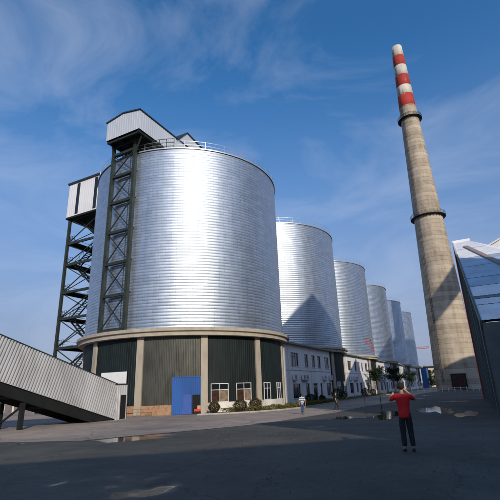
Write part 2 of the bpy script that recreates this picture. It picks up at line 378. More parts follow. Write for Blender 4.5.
# shared meshes
prof = []; NW = 62; pitch = (ZT-ZL)/NW
for k in range(NW):
    for t, q in ((0, 0), (.10, .30), (.25, .75), (.5, 1), (.75, .75), (.90, .30)):
        prof.append((RB - .05 + 0.028*q, ZL + (k+t)*pitch))
prof.append((RB-.04, ZT))
me_wall = MB().lathe(prof, 176).mesh('wall', 'galvanised', True, fix=False)
rp_ = [(RB+.12, ZT-.12), (RB+.12, ZT+.06), (RB-.3, ZT+.1)] + [(RB-.3-(RB-1.6)*t/8, ZT+.1+(RB-1.6)*t/8*.26) for t in range(1, 9)] + [(.01, ZT+4.2)]
me_roof = MB().lathe(rp_, 96).mesh('roof', 'galv_plain')
def ring(r_, z, w_, n=96):
    mb = MB()
    P = [(r_+dx*w_/2, z+dz*w_/2) for dx, dz in ((-1,-1),(1,-1),(1,1),(-1,1),(-1,-1))]
    return mb.lathe(P, n)
me_rail = ring(RB-.05, ZT+1.1, .03).mesh('railing', 'galv_plain')
me_rail2 = ring(RB-.05, ZT+.55, .03).mesh('mid_rail', 'galv_plain')
me_post = MB().box(-.02, .02, -.02, .02, 0, 1.12).mesh('railing_post', 'galv_plain')
RL = 14.65
me_ledge = MB().lathe([(13.0, 8.22), (RL-.25, 8.22), (RL-.25, 8.62), (RL, 8.70), (RL, 9.02), (RL-.1, 9.08), (RB-.2, 9.16)], 120).mesh('ledge', 'concrete_tan')
RD = 13.62     # cladding radius of the drum
cw = R(1.62)
mbc = MB(); arc(mbc, RD-.5, RD+.16, -cw, cw, -.05, 8.24, 2); me_col = mbc.mesh('column', 'concrete_tan')
half = R(15)-cw
mbp = MB(); corr_arc(mbp, RD-.03, .018, .30, -half, half, 1.0, 8.23); me_pan = mbp.mesh('cladding_panel', 'panel_dark', fix=False)
mbp = MB(); corr_arc(mbp, RD-.05, .05, .36, -half, half, 1.0, 8.23); me_pan_grey = mbp.mesh('cladding_panel', 'panel_grey', fix=False)
mbp = MB(); arc(mbp, RD-.4, RD+.05, -half, half, -.05, 1.0, 6); me_plinth = mbp.mesh('plinth', 'brick_plinth')
mbp = MB(); arc(mbp, RD-.4, RD+.06, -half, half, -.05, 1.08, 6); me_plinth_w = mbp.mesh('plinth', 'white_worn')

WCACHE = {}
def window(parent, loc, rz, w, h, cols=2, transom=.66, goods=False, name='window', fmat='frame_white', glass='glass_dark'):
    """frame with mullions, pane set back; local +x outward"""
    key = (round(w,2), round(h,2), cols, transom, goods, fmat, glass)
    if key not in WCACHE:
        t = .055; f = MB()
        f.box(0, .07, -w/2, w/2, 0, t); f.box(0, .07, -w/2, w/2, h-t, h)
        f.box(0, .068, -w/2, -w/2+t, t, h-t); f.box(0, .068, w/2-t, w/2, t, h-t)
        for k in range(1, cols):
            y = -w/2+w*k/cols; f.box(0, .06, y-t/2, y+t/2, t, h-t)
        if transom: f.box(.002, .064, -w/2+t, w/2-t, h*transom-t/2, h*transom+t/2)
        ps = []
        if transom and goods:
            ps.append(MB().box(.015, .03, -w/2+t, -t/2, t, h*transom).mesh('pane', 'pane_brown'))
            ps.append(MB().box(.015, .03, t/2, w/2-t, t, h*transom).mesh('pane', 'pane_cream'))
            ps.append(MB().box(.015, .03, -w/2+t, w/2-t, h*transom, h-t).mesh('pane', 'glass_dark'))
        else:
            for k in range(cols):
                ya, yb = -w/2+w*k/cols+t/2, -w/2+w*(k+1)/cols-t/2
                ps.append(MB().box(.015, .03, ya, yb, t*.5, h-t*.5).mesh('pane', glass if k % 2 == 0 else 'glass_dark'))
        WCACHE[key] = (f.mesh('window', fmat), ps)
    fm, ps = WCACHE[key]
    o = link(name, fm, parent, loc, rz)
    for p in ps: link('pane', p, o)
    return o

def silo_base(root, kinds):
    link('wall', me_wall, root); link('roof', me_roof, root); link('ledge', me_ledge, root)
    rl = link('railing', me_rail, root); link('mid_rail', me_rail2, rl)
    for i in range(32):
        a = 2*pi*i/32; link('railing_post', me_post, rl, ((RB-.05)*cos(a), (RB-.05)*sin(a), ZT+.02), a)
    for i in range(12):
        a = R(-15.5+30*i); link('column', me_col, root, (0,0,0), a)
        c = a+R(15); k = kinds.get(i, 'dark')
        link('cladding_panel', me_pan_grey if k == 'grey' else me_pan, root, (0,0,0), c)
        link('plinth', me_plinth_w if k in ('wide', 'narrow') else me_plinth, root, (0,0,0), c)
        if k == 'wide':
            for da in (-7.6, 5.2):
                q = c+R(da); window(root, ((RD+.005)*cos(q), (RD+.005)*sin(q), 1.08), q, 2.05, 1.95, 2, .66, True)
        if k == 'narrow':
            for da in (-8.4, 4.6):
                q = c+R(da); window(root, ((RD+.005)*cos(q), (RD+.005)*sin(q), 1.08), q, 1.35, 1.95, 2, .66)
# panel i sits between columns i and i+1: 0 = straight towards the yard, 11 = -45..-15, 10 = -75..-45
s1 = thing('grain_silo', 'nearest and largest corrugated steel silo, with the blue door and stair frame', 'silo', (XC, Y1, 0), 0, 'silos in a row')
silo_base(s1, {0: 'narrow', 11: 'wide', 10: 'grey'})
s2 = thing('grain_silo', 'second steel silo from the front, just right of the nearest one', 'silo', (XC, Y1+SP, 0), 0, 'silos in a row')
silo_base(s2, {0: 'narrow'})
for k, lb in enumerate(['third steel silo from the front, with small red marks low on its right side',
                        'fourth steel silo from the front, its lower right half in shadow',
                        'fifth steel silo from the front, second from the far end',
                        'farthest and smallest steel silo at the far end of the row']):
    c = copy_tree(s2); c.location.y = Y1+SP*(k+2); c['label'] = lb
    if k == 0:
        mk = MB()      # faded red characters painted on the sheets
        gl_ = [((0,1,.9,1),(.45,.0,.45,1),(.1,.5,.8,.5),(0,0,.9,0)), ((0,0,0,1),(0,1,.8,1),(.8,0,.8,1),(.2,.5,.6,.5)), ((.4,0,.4,1),(0,.75,.85,.75),(0,0,.4,.5),(.4,.5,.85,0)),
               ((0,1,.8,1),(0,.5,.8,.5),(0,0,.8,0),(.4,0,.4,1)), ((0,.2,.9,.2),(.2,0,.2,1),(.7,0,.7,1),(0,.8,.9,.8))]
        for (da, z_), g_ in zip(((-20,11.9), (-14.5,11.9), (-9,11.9), (-9,10.3), (-3.5,10.3)), gl_):
            for x0, z0, x1, z1 in g_:
                N_ = 4; pv = None
                for i in range(N_+1):
                    xx, zz = x0+(x1-x0)*i/N_, z0+(z1-z0)*i/N_; a = R(da)+xx*1.15/RB; p = ((RB+.02)*cos(a), (RB+.02)*sin(a), z_+zz*1.2)
                    if pv: mk.bar(pv, p, .11, .03)
                    pv = p
        mk.build('red_lettering', 'faded_red', c)

# blue door leaf set of the nearest silo
q = R(-53.4)
door = MB(); W2, Hd = 1.45, 3.75
for i in range(14):
    y0 = -W2+2*W2*i/14
    if -.0 <= 0: door.add([(0,y0,1.95 if y0 > .62 else .04),(.0,y0+.13,1.95 if y0 > .62 else .04),(.03,y0+.155,1.95 if y0 > .62 else .04),(.03,y0+.207,1.95 if y0 > .62 else .04),
                           (0,y0,Hd),(0,y0+.13,Hd),(.03,y0+.155,Hd),(.03,y0+.207,Hd)], [(0,1,5,4),(1,2,6,5),(2,3,7,6)])
door.box(-.03, .05, -W2-.06, W2+.06, Hd, Hd+.1); door.box(-.03, .06, -W2-.08, -W2, .02, Hd); door.box(-.03, .06, W2, W2+.08, .02, Hd)
d_o = door.build('door', 'door_blue', s1, loc=((RD+.20)*cos(q), (RD+.20)*sin(q), 0), rz=q)
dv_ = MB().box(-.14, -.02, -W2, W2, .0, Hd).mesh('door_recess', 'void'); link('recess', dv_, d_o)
wl_ = MB().box(.035, .075, -.42, .50, .05, 2.0); wl_.build('wicket_leaf', 'door_blue_dark', d_o)
MB().tube((.08,.42,1.0), (.12,.42,1.0), .03, n=6).build('handle', 'steel_black', d_o)
# white sheet fixed beside the gallery mouth
q = R(-89.5); MB().box(0, .05, -1.9, 1.9, 3.05, 4.62).build('white_sheet', 'frame_white', s1, loc=((RD+.04)*cos(q), (RD+.04)*sin(q), 0), rz=q)
# red handcart glimpsed in the doorway
q = R(-48.6); P0 = Vector((XC+(RD+.34)*cos(q), Y1+(RD+.34)*sin(q), 0))
cart = thing('handcart', 'small red handcart standing in the blue doorway', 'cart', P0, q)
MB().box(-.1, .1, -.36, .34, .28, .52).build('tray', 'red_machine', cart)
MB().box(-.08, .08, -.02, .32, .52, .86).build('load', 'orange_machine', cart)
MB().bar((0,-.34,.5), (0,-.5,1.0), .04).build('handle', 'steel_black', cart)
for yy in (-.2, .2): MB().tube((-.1,yy,.16), (.1,yy,.16), .16, n=14).build('wheel', 'tyre', cart)

# ------------------------------------------------------------------ lift tower on the ledge of the nearest silo
YT = 34.72
t1 = thing('conveyor_tower', 'dark green trussed steel tower standing on the ledge of the nearest silo', 'tower', (0, 0, 0))
XA, XB = -38.15, -34.35
for x in (XA, XB):
    MB().bar((x, YT, 9.05), (x, YT, 34.2), .42, .3).build('post', 'steel_green', t1)
    MB().bar((x, YT+.34, 9.1), (x, YT+.34, 32.2), .14, .14).build('post', 'steel_green', t1)
lv = [9.25, 13.3, 17.3, 21.4, 25.5, 29.3, 32.6]
for k, z in enumerate(lv):
    MB().bar((XA+.22, YT, z), (XB-.22, YT, z), .3, .34).build('beam', 'steel_green', t1)
    MB().box(XA+.2, XB-.2, YT+.12, YT+.42, z-.06, z+.02).build('landing', 'steel_black', t1)
    if k < len(lv)-1:
        z2 = lv[k+1]
        MB().bar((XA+.2, YT-.02, z+.2), (XB-.2, YT-.02, z2-.2), .12).build('brace', 'steel_green', t1)
        MB().bar((XA+.2, YT+.11, z2-.2), (XB-.2, YT+.11, z+.2), .12).build('brace', 'steel_green', t1)
mbr = MB()
for x in (XA, XB):
    for z in lv[1:]: mbr.bar((x, YT+.1, z+.3), (x, YT+.62, z+.3), .1)
mbr.build('wall_tie', 'steel_black', t1)
mbl = MB(); xl = XB-.75
for s in (-.2, .2): mbl.bar((xl+s, YT+.28, 9.1), (xl+s, YT+.28, 33.6), .05)
for i in range(80): mbl.bar((xl-.2, YT+.28, 9.3+i*.3), (xl+.2, YT+.28, 9.3+i*.3), .03)
mbl.build('ladder', 'steel_green', t1)

def rib_sheet(mb, o, ux, uz, w, h, pitch_, amp, nrm, ztop=None):
    """ribbed sheet: origin o, run along ux for w, height along uz (list top fn)"""
    o, ux, uz, nrm = Vector(o), Vector(ux), Vector(uz), Vector(nrm)
    k = max(1, int(round(w/pitch_))); P = []
    for i in range(k):
        for t, hh in ((0,0), (.44,0), (.52,1), (.92,1)): P.append((w*(i+t)/k, amp*hh))
    P.append((w, 0))
    V_ = []
    for s, hh in P:
        H_ = h(s) if callable(h) else h
        V_ += [o+ux*s+nrm*hh, o+ux*s+nrm*hh+uz*H_]
    return mb.add(V_, [(2*i, 2*i+2, 2*i+3, 2*i+1) for i in range(len(P)-1)])

# head house and gallery across the roof
hh = thing('conveyor_head_house', 'pale blue clad conveyor house on top of the trussed tower', 'conveyor house', (0, 0, 0))
hx0, hx1, hy0, hy1, hz0, hz1 = -38.3, -32.55, 33.35, 53.0, 34.25, 37.0
mb = MB(); rib_sheet(mb, (hx0,hy0,hz0), (1,0,0), (0,0,1), hx1-hx0, lambda s: hz1-hz0+.55*(1-abs(s/(hx1-hx0)*2-1)), .42, .014, (0,-1,0))
mb.build('end_cladding', 'clad_pale', hh, fix=False)
mb = MB(); rib_sheet(mb, (hx1,hy0,hz0), (0,1,0), (0,0,1), hy1-hy0, hz1-hz0, .42, .014, (1,0,0)); mb.build('side_cladding', 'clad_pale', hh, fix=False)
mb = MB(); rib_sheet(mb, (hx0,hy1,hz0), (0,-1,0), (0,0,1), hy1-hy0, hz1-hz0, .42, .014, (-1,0,0)); mb.build('side_cladding', 'clad_pale', hh, fix=False)
mb = MB(); rib_sheet(mb, (hx1,hy1,hz0), (-1,0,0), (0,0,1), hx1-hx0, lambda s: hz1-hz0+.55*(1-abs(s/(hx1-hx0)*2-1)), .42, .014, (0,1,0)); mb.build('end_cladding', 'clad_pale', hh, fix=False)
mx_ = (hx0+hx1)/2
MB().prism([(hx0-.15,hy0-.15,hz1),(mx_,hy0-.15,hz1+.55),(hx1+.15,hy0-.15,hz1),(hx1+.15,hy0-.15,hz1+.14),(mx_,hy0-.15,hz1+.69),(hx0-.15,hy0-.15,hz1+.14)], (0,hy1-hy0+.3,0)).build('roof', 'trim_dark', hh)
MB().box(hx0+.02, hx1-.02, hy0+.02, hy1-.02, hz0-.02, hz0+.1).build('floor', 'steel_black', hh)
for x in (hx0+.25, -36.2, hx1-.25):
    MB().bar((x,hy0+.1,hz0-.2), (x,hy1-1,hz0-.2), .22, .36).build('floor_beam', 'steel_black', hh)
for y in (33.6, 34.72, 37.5, 41): MB().bar((hx0+.1,y,hz0-.3), (hx1-.1,y,hz0-.3), .18, .22).build('cross_beam', 'steel_green', hh)
for (xa, za, xb, zb) in ((XA,31.6,hx0+.3,34.0), (XB,31.6,hx1-.3,34.0)): MB().bar((xa,YT-.02,za), (xb,YT-.5,zb), .16).build('knee_brace', 'steel_green', hh)
DP = [(41.3,37.0), (43.3,39.25), (50.5,38.3), (50.5,37.0)]
MB().prism([(-32.5,y,z) for y, z in DP], (-5.8,0,0)).build('dormer', 'clad_pale', hh)
MB().prism([(-32.35,y,z) for y, z in ((41.0,36.8), (43.3,39.3), (50.7,38.35), (50.7,38.5), (43.3,39.45), (40.85,36.85))], (-6.1,0,0)).build('dormer_roof', 'trim_dark', hh)
for y in (36.0,): 
    for x in (hx0+.3, hx1-.3): MB().bar((x,y+.7,32.2), (x,y+.7,hz0), .22).build('roof_leg', 'steel_green', hh)
# catwalk rail beside the head house
mb = MB()
for i in range(9):
    a = R(-96+i*4.2); mb.bar(((RB-.4)*cos(a)+XC, (RB-.4)*sin(a)+Y1, ZT+.1), ((RB-.4)*cos(a)+XC, (RB-.4)*sin(a)+Y1, ZT+1.7), .07)
for hz in (.6, 1.15, 1.7):
    for i in range(8):
        a, b_ = R(-96+i*4.2), R(-96+(i+1)*4.2); mb.bar(((RB-.4)*cos(a)+XC, (RB-.4)*sin(a)+Y1, ZT+hz), ((RB-.4)*cos(b_)+XC, (RB-.4)*sin(b_)+Y1, ZT+hz), .06)
mb.build('catwalk_rail', 'steel_green', hh)

# ------------------------------------------------------------------ stair tower behind the nearest silo
st = thing('stair_tower', 'tall dark steel stair tower with white cabin, left of the nearest silo', 'tower', (0, 0, 0))
tx0, tx1, ty0, ty1 = -59.3, -51.0, 45.3, 51.5
for x in (tx0, tx1):
    for y in (ty0, ty1): MB().bar((x,y,0), (x,y,32.2), .42, .42).build('post', 'steel_green', st)
lev = [4.9, 9.5, 14.2, 18.6, 23.4, 27.3, 32.0]
prev = .3
for k, z in enumerate(lev):
    for y in (ty0, ty1): MB().bar((tx0+.2,y,z), (tx1-.2,y,z), .26, .4).build('beam', 'steel_green', st)
    for x in (tx0, tx1): MB().bar((x,ty0+.2,z), (x,ty1-.2,z), .26, .4).build('beam', 'steel_green', st)
    # braces front and left
    for y in (ty0-.02, ty1):
        MB().bar((tx0+.2,y,prev+.2), (tx1-.2,y,z-.2), .13).build('brace', 'steel_green', st)
        MB().bar((tx0+.2,y+.14,z-.2), (tx1-.2,y+.14,prev+.2), .13).build('brace', 'steel_green', st)
    MB().bar((tx0,ty0+.2,prev+.2), (tx0,ty1-.2,z-.2), .13).build('brace', 'steel_green', st)
    # stair flight with strings, treads and handrail
    fl_ = MB(); d_ = 1 if k % 2 else -1
    xa, xb = (tx0+1.2, tx1-1.6) if d_ > 0 else (tx1-1.6, tx0+1.2)
    for y in (ty0+1.0, ty0+2.0): fl_.bar((xa,y,prev), (xb,y,z), .06, .26)
    ns = 16
    for i in range(ns):
        t = (i+.5)/ns; xx = xa+(xb-xa)*t; zz = prev+(z-prev)*t
        fl_.box(xx-.13, xx+.13, ty0+1.0, ty0+2.0, zz-.02, zz+.02)
    fl_.bar((xa,ty0+1.0,prev+1.0), (xb,ty0+1.0,z+1.0), .05)
    for i in range(7):
        t = i/6; xx = xa+(xb-xa)*t; zz = prev+(z-prev)*t; fl_.bar((xx,ty0+1.0,zz), (xx,ty0+1.0,zz+1.0), .04)
    fl_.build('stair_flight', 'steel_black', st)
    if k < len(lev)-1:
        lp = MB().box(tx0+.1, tx0+1.4, ty0+.2, ty1-.2, z+.2, z+.26).box(tx1-1.8, tx1-.2, ty0+.2, ty1-.2, z+.2, z+.26).box(tx0+1.4, tx1-1.8, ty1-2.2, ty1-.2, z+.2, z+.26); lp.build('landing', 'steel_black', st)
        rl_ = MB()
        for hz in (.55, 1.1): rl_.bar((tx0+.1,ty0,z+.2+hz), (tx0+1.6,ty0,z+.2+hz), .05); rl_.bar((tx0,ty0,z+.2+hz), (tx0,ty1,z+.2+hz), .05)
        for i in range(4): rl_.bar((tx0+.1+.5*i,ty0,z+.2), (tx0+.1+.5*i,ty0,z+1.3), .05)
        rl_.build('railing', 'steel_black', st)
    prev = z
cz0, cz1 = 32.25, 38.7
cb_ = MB(); rib_sheet(cb_, (tx0-.5,ty0-.5,cz0), (1,0,0), (0,0,1), tx1-tx0+1.0, cz1-cz0, .5, .014, (0,-1,0)); cb_.build('cabin_wall', 'clad_white', st, fix=False)
cb_ = MB(); rib_sheet(cb_, (tx0-.5,ty1+.5,cz0), (0,-1,0), (0,0,1), ty1-ty0+1.0, cz1-cz0, .5, .014, (-1,0,0)); cb_.build('cabin_wall', 'clad_white', st, fix=False)
cb_ = MB(); rib_sheet(cb_, (tx1+.5,ty0-.5,cz0), (0,1,0), (0,0,1), ty1-ty0+1.0, cz1-cz0, .5, .014, (1,0,0)); cb_.build('cabin_wall', 'clad_white', st, fix=False)
cb_ = MB(); rib_sheet(cb_, (tx1+.5,ty1+.5,cz0), (-1,0,0), (0,0,1), tx1-tx0+1.0, cz1-cz0, .5, .014, (0,1,0)); cb_.build('cabin_wall', 'clad_white', st, fix=False)
MB().box(tx0-.75, tx1+.75, ty0-.75, ty1+.75, cz1, cz1+.3).build('cabin_roof', 'trim_dark', st)
MB().box(tx0-.55, tx1+.55, ty0-.55, ty1+.55, cz0-.35, cz0-.01).build('cabin_floor', 'steel_black', st)
for xx in (-57.3, -52.9):
    w_ = MB().box(xx-.36, xx+.36, ty0-.58, ty0-.52, cz0+.25, cz1-.25).build('window', 'steel_green', st)
    for i in range(4):
        za = cz0+.35+i*1.5; MB().box(xx-.28, xx+.28, ty0-.60, ty0-.575, za, za+1.32).build('pane', 'glass_dark', w_)

# ------------------------------------------------------------------ inclined gallery at left
gl = thing('inclined_gallery', 'long inclined conveyor gallery clad in ribbed zinc sheet, at lower left', 'gallery', (0, 0, 0))
K = -.296
def ztop(y): return 6.75 + K*(y-18.8)
GX0, GX1, GH, GY0, GY1 = -34.0, -31.0, 3.12, -2.0, 31.0
sl = Vector((0, 1, K)).normalized(); pn = Vector((0, -K, 1)).normalized()
# cladding: ribs stand square to the slope
L = (GY1-GY0)/sl.y; hp = GH*pn.z
o_ = Vector((GX1, GY0, ztop(GY0)-GH))
mb = MB(); rib_sheet(mb, o_, sl, pn, L, hp, .26, .14, (1,0,0)); mb.build('side_cladding', 'clad_zinc', gl, fix=False)
mb = MB(); rib_sheet(mb, o_+Vector((GX0-GX1,0,0)), sl, pn, L, hp, .26, -.14, (1,0,0)); mb.build('side_cladding', 'clad_zinc', gl, fix=False)
tp = o_+pn*hp
MB().add([tp+Vector((.12,0,.0)), tp+sl*L+Vector((.12,0,0)), tp+sl*L+Vector((GX0-GX1-.12,0,0)), tp+Vector((GX0-GX1-.12,0,0))] +
         [p+pn*.1 for p in (tp+Vector((.12,0,0)), tp+sl*L+Vector((.12,0,0)), tp+sl*L+Vector((GX0-GX1-.12,0,0)), tp+Vector((GX0-GX1-.12,0,0)))],
         [(0,3,2,1),(4,5,6,7),(0,1,5,4),(1,2,6,5),(2,3,7,6),(3,0,4,7)]).build('roof', 'trim_dark', gl)
# dark girders under the cladding
LG = (30.6-GY0)/sl.y
for gx, w_ in ((GX1-.14, .2), (GX0+.14, .2)):
    a = o_ + Vector((gx-GX1,0,0)) - pn*.42; MB().bar(a, a+sl*LG, w_, .8, pn).build('girder', 'steel_black', gl)
a = o_ + Vector((-1.5,0,0)) - pn*.08; MB().bar(a, a+sl*LG, 2.7, .1, pn).build('floor', 'steel_black', gl)
for i in range(10):
    a = o_ - pn*.7 + sl*(i*3.0); MB().bar(a+Vector((-.2,0,0)), a+Vector((-2.8,0,0)), .16).build('cross_beam', 'steel_black', gl)
# end portal at the foot
mb = MB(); rib_sheet(mb, (GX1+.17,GY1-.3,0), (0,1,0), (0,0,1), 1.45, 3.16, .3, .03, (1,0,0)); mb.build('portal_side', 'clad_zinc', gl, fix=False)
pe = MB(); pe.box(GX0, GX1+.15, GY1+1.05, GY1+1.15, 0, 3.14); pe.box(GX0, GX0+.06, GY1, GY1+1.1, 0, 3.14); pe.build('portal_end', 'clad_zinc', gl)
MB().box(GX0-.1, GX1+.28, GY1-.35, GY1+1.25, 3.16, 3.26).build('portal_roof', 'trim_dark', gl)
pd = MB().box(GX1+.205, GX1+.22, GY1+.22, GY1+1.0, .05, 2.2).build('portal_door', 'void', gl)
df = MB(); df.box(GX1+.2, GX1+.26, GY1+.14, GY1+.22, 0, 2.28); df.box(GX1+.2, GX1+.26, GY1+1.0, GY1+1.08, 0, 2.28); df.box(GX1+.2, GX1+.26, GY1+.22, GY1+1.0, 2.2, 2.28); df.build('door_frame', 'clad_zinc', gl)
for yy in (1.0, 12.0, 21.5):
    zt_ = ztop(yy)-GH-.9
    for gx in (GX0+.2, GX1-.2): MB().bar((gx,yy,ground_z(gx,yy)-.05), (gx,yy,zt_), .3).build('trestle_leg', 'steel_black', gl)
    MB().bar((GX0+.2,yy+.02,.4), (GX1-.2,yy+.02,zt_-.2), .12).build('trestle_brace', 'steel_black', gl)

# low pipe barrier before the brick plinth
br_ = thing('pipe_barrier', 'low rusty pipe barrier in front of the brick plinth', 'barrier', (0, 0, 0))
for i in range(5):
    a = R(-93+i*6.4); p = (XC+14.5*cos(a), Y1+14.5*sin(a), 0)
    MB().tube((p[0],p[1],0), (p[0],p[1],.75), .035, n=6).build('post', 'brick_plinth', br_)
mb = MB()
for hz in (.4, .72):
    for i in range(4):
        a, b_ = R(-93+i*6.4), R(-93+(i+1)*6.4); mb.tube((XC+14.5*cos(a),Y1+14.5*sin(a),hz), (XC+14.5*cos(b_),Y1+14.5*sin(b_),hz), .03, n=6)
mb.build('rail', 'brick_plinth', br_)

# ------------------------------------------------------------------ office blocks between the silos
XF = -23.2
def wall_open(w, h, openings, depth=.28):
    """wall in local yz plane facing +x at x=0, with real openings and reveals"""
    ys = sorted({0, w, *[o[0] for o in openings], *[o[1] for o in openings]})
    zs = sorted({0, h, *[o[2] for o in openings], *[o[3] for o in openings]})
    mb = MB()
    for i in range(len(ys)-1):
        for j in range(len(zs)-1):
            cy, cz = (ys[i]+ys[i+1])/2, (zs[j]+zs[j+1])/2
            if any(o[0] < cy < o[1] and o[2] < cz < o[3] for o in openings): continue
            mb.add([(0,ys[i],zs[j]),(0,ys[i+1],zs[j]),(0,ys[i+1],zs[j+1]),(0,ys[i],zs[j+1])], [(0,1,2,3)])
    for y0, y1, z0, z1 in openings:
        mb.add([(0,y0,z0),(0,y1,z0),(0,y1,z1),(0,y0,z1),(-depth,y0,z0),(-depth,y1,z0),(-depth,y1,z1),(-depth,y0,z1)],
               [(0,4,5,1),(1,5,6,2),(2,6,7,3),(3,7,4,0)])
    mb.add([(0,0,0),(0,0,h),(-.8,0,h),(-.8,0,0),(0,w,0),(0,w,h),(-.8,w,h),(-.8,w,0)], [(0,1,2,3),(7,6,5,4)])
    return mb
FW, FH = 20.6, 8.2
fy0 = Y1+4.72
UP = [(2.4,5.4), (7.8,9.5), (11.0,12.7), (13.8,15.5), (17.4,19.9)]
LO = [(2.6,5.6), (7.7,9.4), (14.4,15.5), (17.6,20.2)]
DO = (11.0, 13.1)
ops = [(a,b_,5.25,7.12) for a, b_ in UP] + [(a,b_,.85,2.82) for a, b_ in LO] + [(DO[0],DO[1],.02,2.82)]
me_fw = wall_open(FW, FH, ops).mesh('wall', 'white_paint', fix=False)
roofpts = []
for i in range(13):
    a = R(20-i*0+ i*2.2); roofpts.append((XC-XF+13.8*cos(a), -4.72+13.8*sin(a)))
far = [(x, FW-y) for x, y in reversed(roofpts)]
poly = [(.55, -.05)] + [p for p in roofpts if p[0] < .3] + [p for p in far if p[0] < .3] + [(.55, FW+.05)]
mb = MB().prism([(x,y,FH+.01) for x, y in poly], (0,0,.22)); me_fr = mb.mesh('roof_slab', 'eaves')
me_si = MB().box(-.02, .08, -.06, 1, -.07, 0)
prng = random.Random(21)
def office(k):
    names = ['white two storey office block between the nearest two silos, mostly shaded',
             'white office block between second and third silos, small tree in front',
             'white office block between third and fourth silos',
             'small distant white office block between fourth and fifth silos',
             'farthest white office block, between the last two silos']
    t = thing('office_block', names[k], 'building', (XF, fy0+SP*k, 0), 0, 'white office blocks along the silos')
    link('wall', me_fw, t); link('roof_slab', me_fr, t)
    for a, b_ in UP:
        w = window(t, (-.2, (a+b_)/2, 5.26), 0, b_-a-.02, 1.85, 3 if b_-a > 2 else 2, .7, fmat='trim_dark', glass=prng.choice(['glass_dark', 'glass_dark', 'pane_curtain']) if (k or a < 17) else 'pane_curtain')
        MB().box(.0, .09, a-.06, b_+.06, 5.17, 5.245).build('sill', 'white_paint', t)
    for a, b_ in LO:
        window(t, (-.2, (a+b_)/2, .86), 0, b_-a-.02, 1.95, 3 if b_-a > 2 else 2, .7, fmat='trim_dark', glass=prng.choice(['glass_dark', 'glass_dark', 'glass_dark', 'pane_curtain']))
        MB().box(.0, .09, a-.06, b_+.06, .77, .845).build('sill', 'white_paint', t)
    d = MB().box(-.2, -.14, DO[0]+.01, DO[1]-.01, .02, 2.81).build('door', 'panel_dark', t)
    for s in (0, 1):
        y = DO[0]+.12+s*1.0; MB().box(-.14, -.12, y, y+.82, .3, 2.5).build('pane', 'glass_dark', d)
    MB().box(.0, .5, DO[0]-.3, DO[1]+.3, .0, .12).build('doorstep', 'kerb_stone', t)
    for y in (1.3, 10.3):
        MB().tube((.09,y,.1), (.09,y,FH-.05), .055, n=8).build('downpipe', 'white_band', t)
    cbx = MB(); pv = None
    for i in range(25):
        y = .4+i*(FW-.8)/24; p = (.03, y, 4.72-.10*sin((y*1.1) % pi)); 
        if pv: cbx.bar(pv, p, .03)
        pv = p
    cbx.build('cable', 'steel_black', t)
    return t
for k in range(5): office(k)
# air conditioners
me_ab = MB().box(.12, .46, -.46, .46, 0, .72).mesh('body', 'ac_body')
mb = MB().tube((.462,-.14,.36), (.472,-.14,.36), .29, n=20); me_ag = mb.mesh('fan_grille', 'ac_grille')
me_ak = MB().bar((0,0,-.04), (.48,0,-.04), .05).bar((0.02,0,-.4), (.42,0,-.05), .04).mesh('bracket', 'steel_black')
mb = MB()
for i in range(6): mb.tube((.475,-.14,.36), (.478,-.14,.36), .05, n=8) if i == 0 else mb.bar((.476,-.14-.27*cos(i*pi/5),.36-.27*sin(i*pi/5)), (.476,-.14+.27*cos(i*pi/5),.36+.27*sin(i*pi/5)), .012, .012)
me_as = mb.mesh('guard_wire', 'ac_body')
ACY = [2.9, 6.3, 7.6, 16.2, 19.5]
acn = ['leftmost', 'second', 'third', 'fourth', 'rightmost']
for k in range(3):
    blk = ['nearest', 'second', 'third'][k]
    for i, y in enumerate(ACY):
        ac = thing('air_conditioner', '%s wall air conditioner between the storeys of the %s white office block' % (acn[i], blk), 'air conditioner', (XF+.002, fy0+SP*k+y, 3.35), 0, 'outdoor air conditioners on the office walls')
        link('body', me_ab, ac); g_ = link('fan_grille', me_ag, ac); link('guard_wire', me_as, g_); [link('bracket', me_ak, ac, (0, yy, 0)) for yy in (-.32, .32)]

# ------------------------------------------------------------------ chimney
CXC, CYC = -6.05, 150
ch = thing('chimney', 'tall tapering concrete chimney with red and white bands at its top', 'chimney', (CXC, CYC, 0))
def cr(z): return 6.72 - .0352*z
pr = []; z = 0; LIFT = 1.5; ZTOP = 134.0
while z < ZTOP-.01:
    z2 = min(z+LIFT, ZTOP)
    pr += [(cr(z)-.05, z), (cr(z)+.012, z+.07), (cr(z2)+.012, z2-.07)]
    z = z2
pr += [(cr(ZTOP), ZTOP), (cr(ZTOP)-.35, ZTOP), (cr(ZTOP)-.4, ZTOP-4)]
MB().lathe(pr, 64).build('shaft', 'chimney_concrete', ch, smooth=False)
zb = [104.2, 109.7, 113.9, 119.2, 124.0, 129.0, 134.05]
for i in range(6):
    a, b_ = zb[i], zb[i+1]
    MB().lathe([(cr(a)+.02, a), (cr(a)+.045, a+.02), (cr(b_)+.045, b_-.02), (cr(b_)+.02, b_)], 64).build('red_band' if i % 2 == 0 else 'white_band', 'band_red' if i % 2 == 0 else 'band_white', ch, smooth=True)
def gallery_ring(z):
    r_ = cr(z); o = MB().lathe([(r_-.05, z-.12), (r_+1.15, z-.12), (r_+1.15, z+.02), (r_-.05, z+.02)], 48).build('platform', 'steel_black', ch)
    mb = MB()
    for i in range(28):
        a = 2*pi*i/28; x, y = cos(a), sin(a)
        mb.bar(((r_+1.1)*x,(r_+1.1)*y,z), ((r_+1.1)*x,(r_+1.1)*y,z+1.25), .08)
        mb.bar(((r_+.0)*x,(r_+.0)*y,z-1.0), ((r_+1.05)*x,(r_+1.05)*y,z-.14), .1)
        b2 = 2*pi*(i+1)/28
        for hz in (.45, .85, 1.22): mb.bar(((r_+1.1)*x,(r_+1.1)*y,z+hz), ((r_+1.1)*cos(b2),(r_+1.1)*sin(b2),z+hz), .06)
    mb.build('railing', 'steel_black', o)
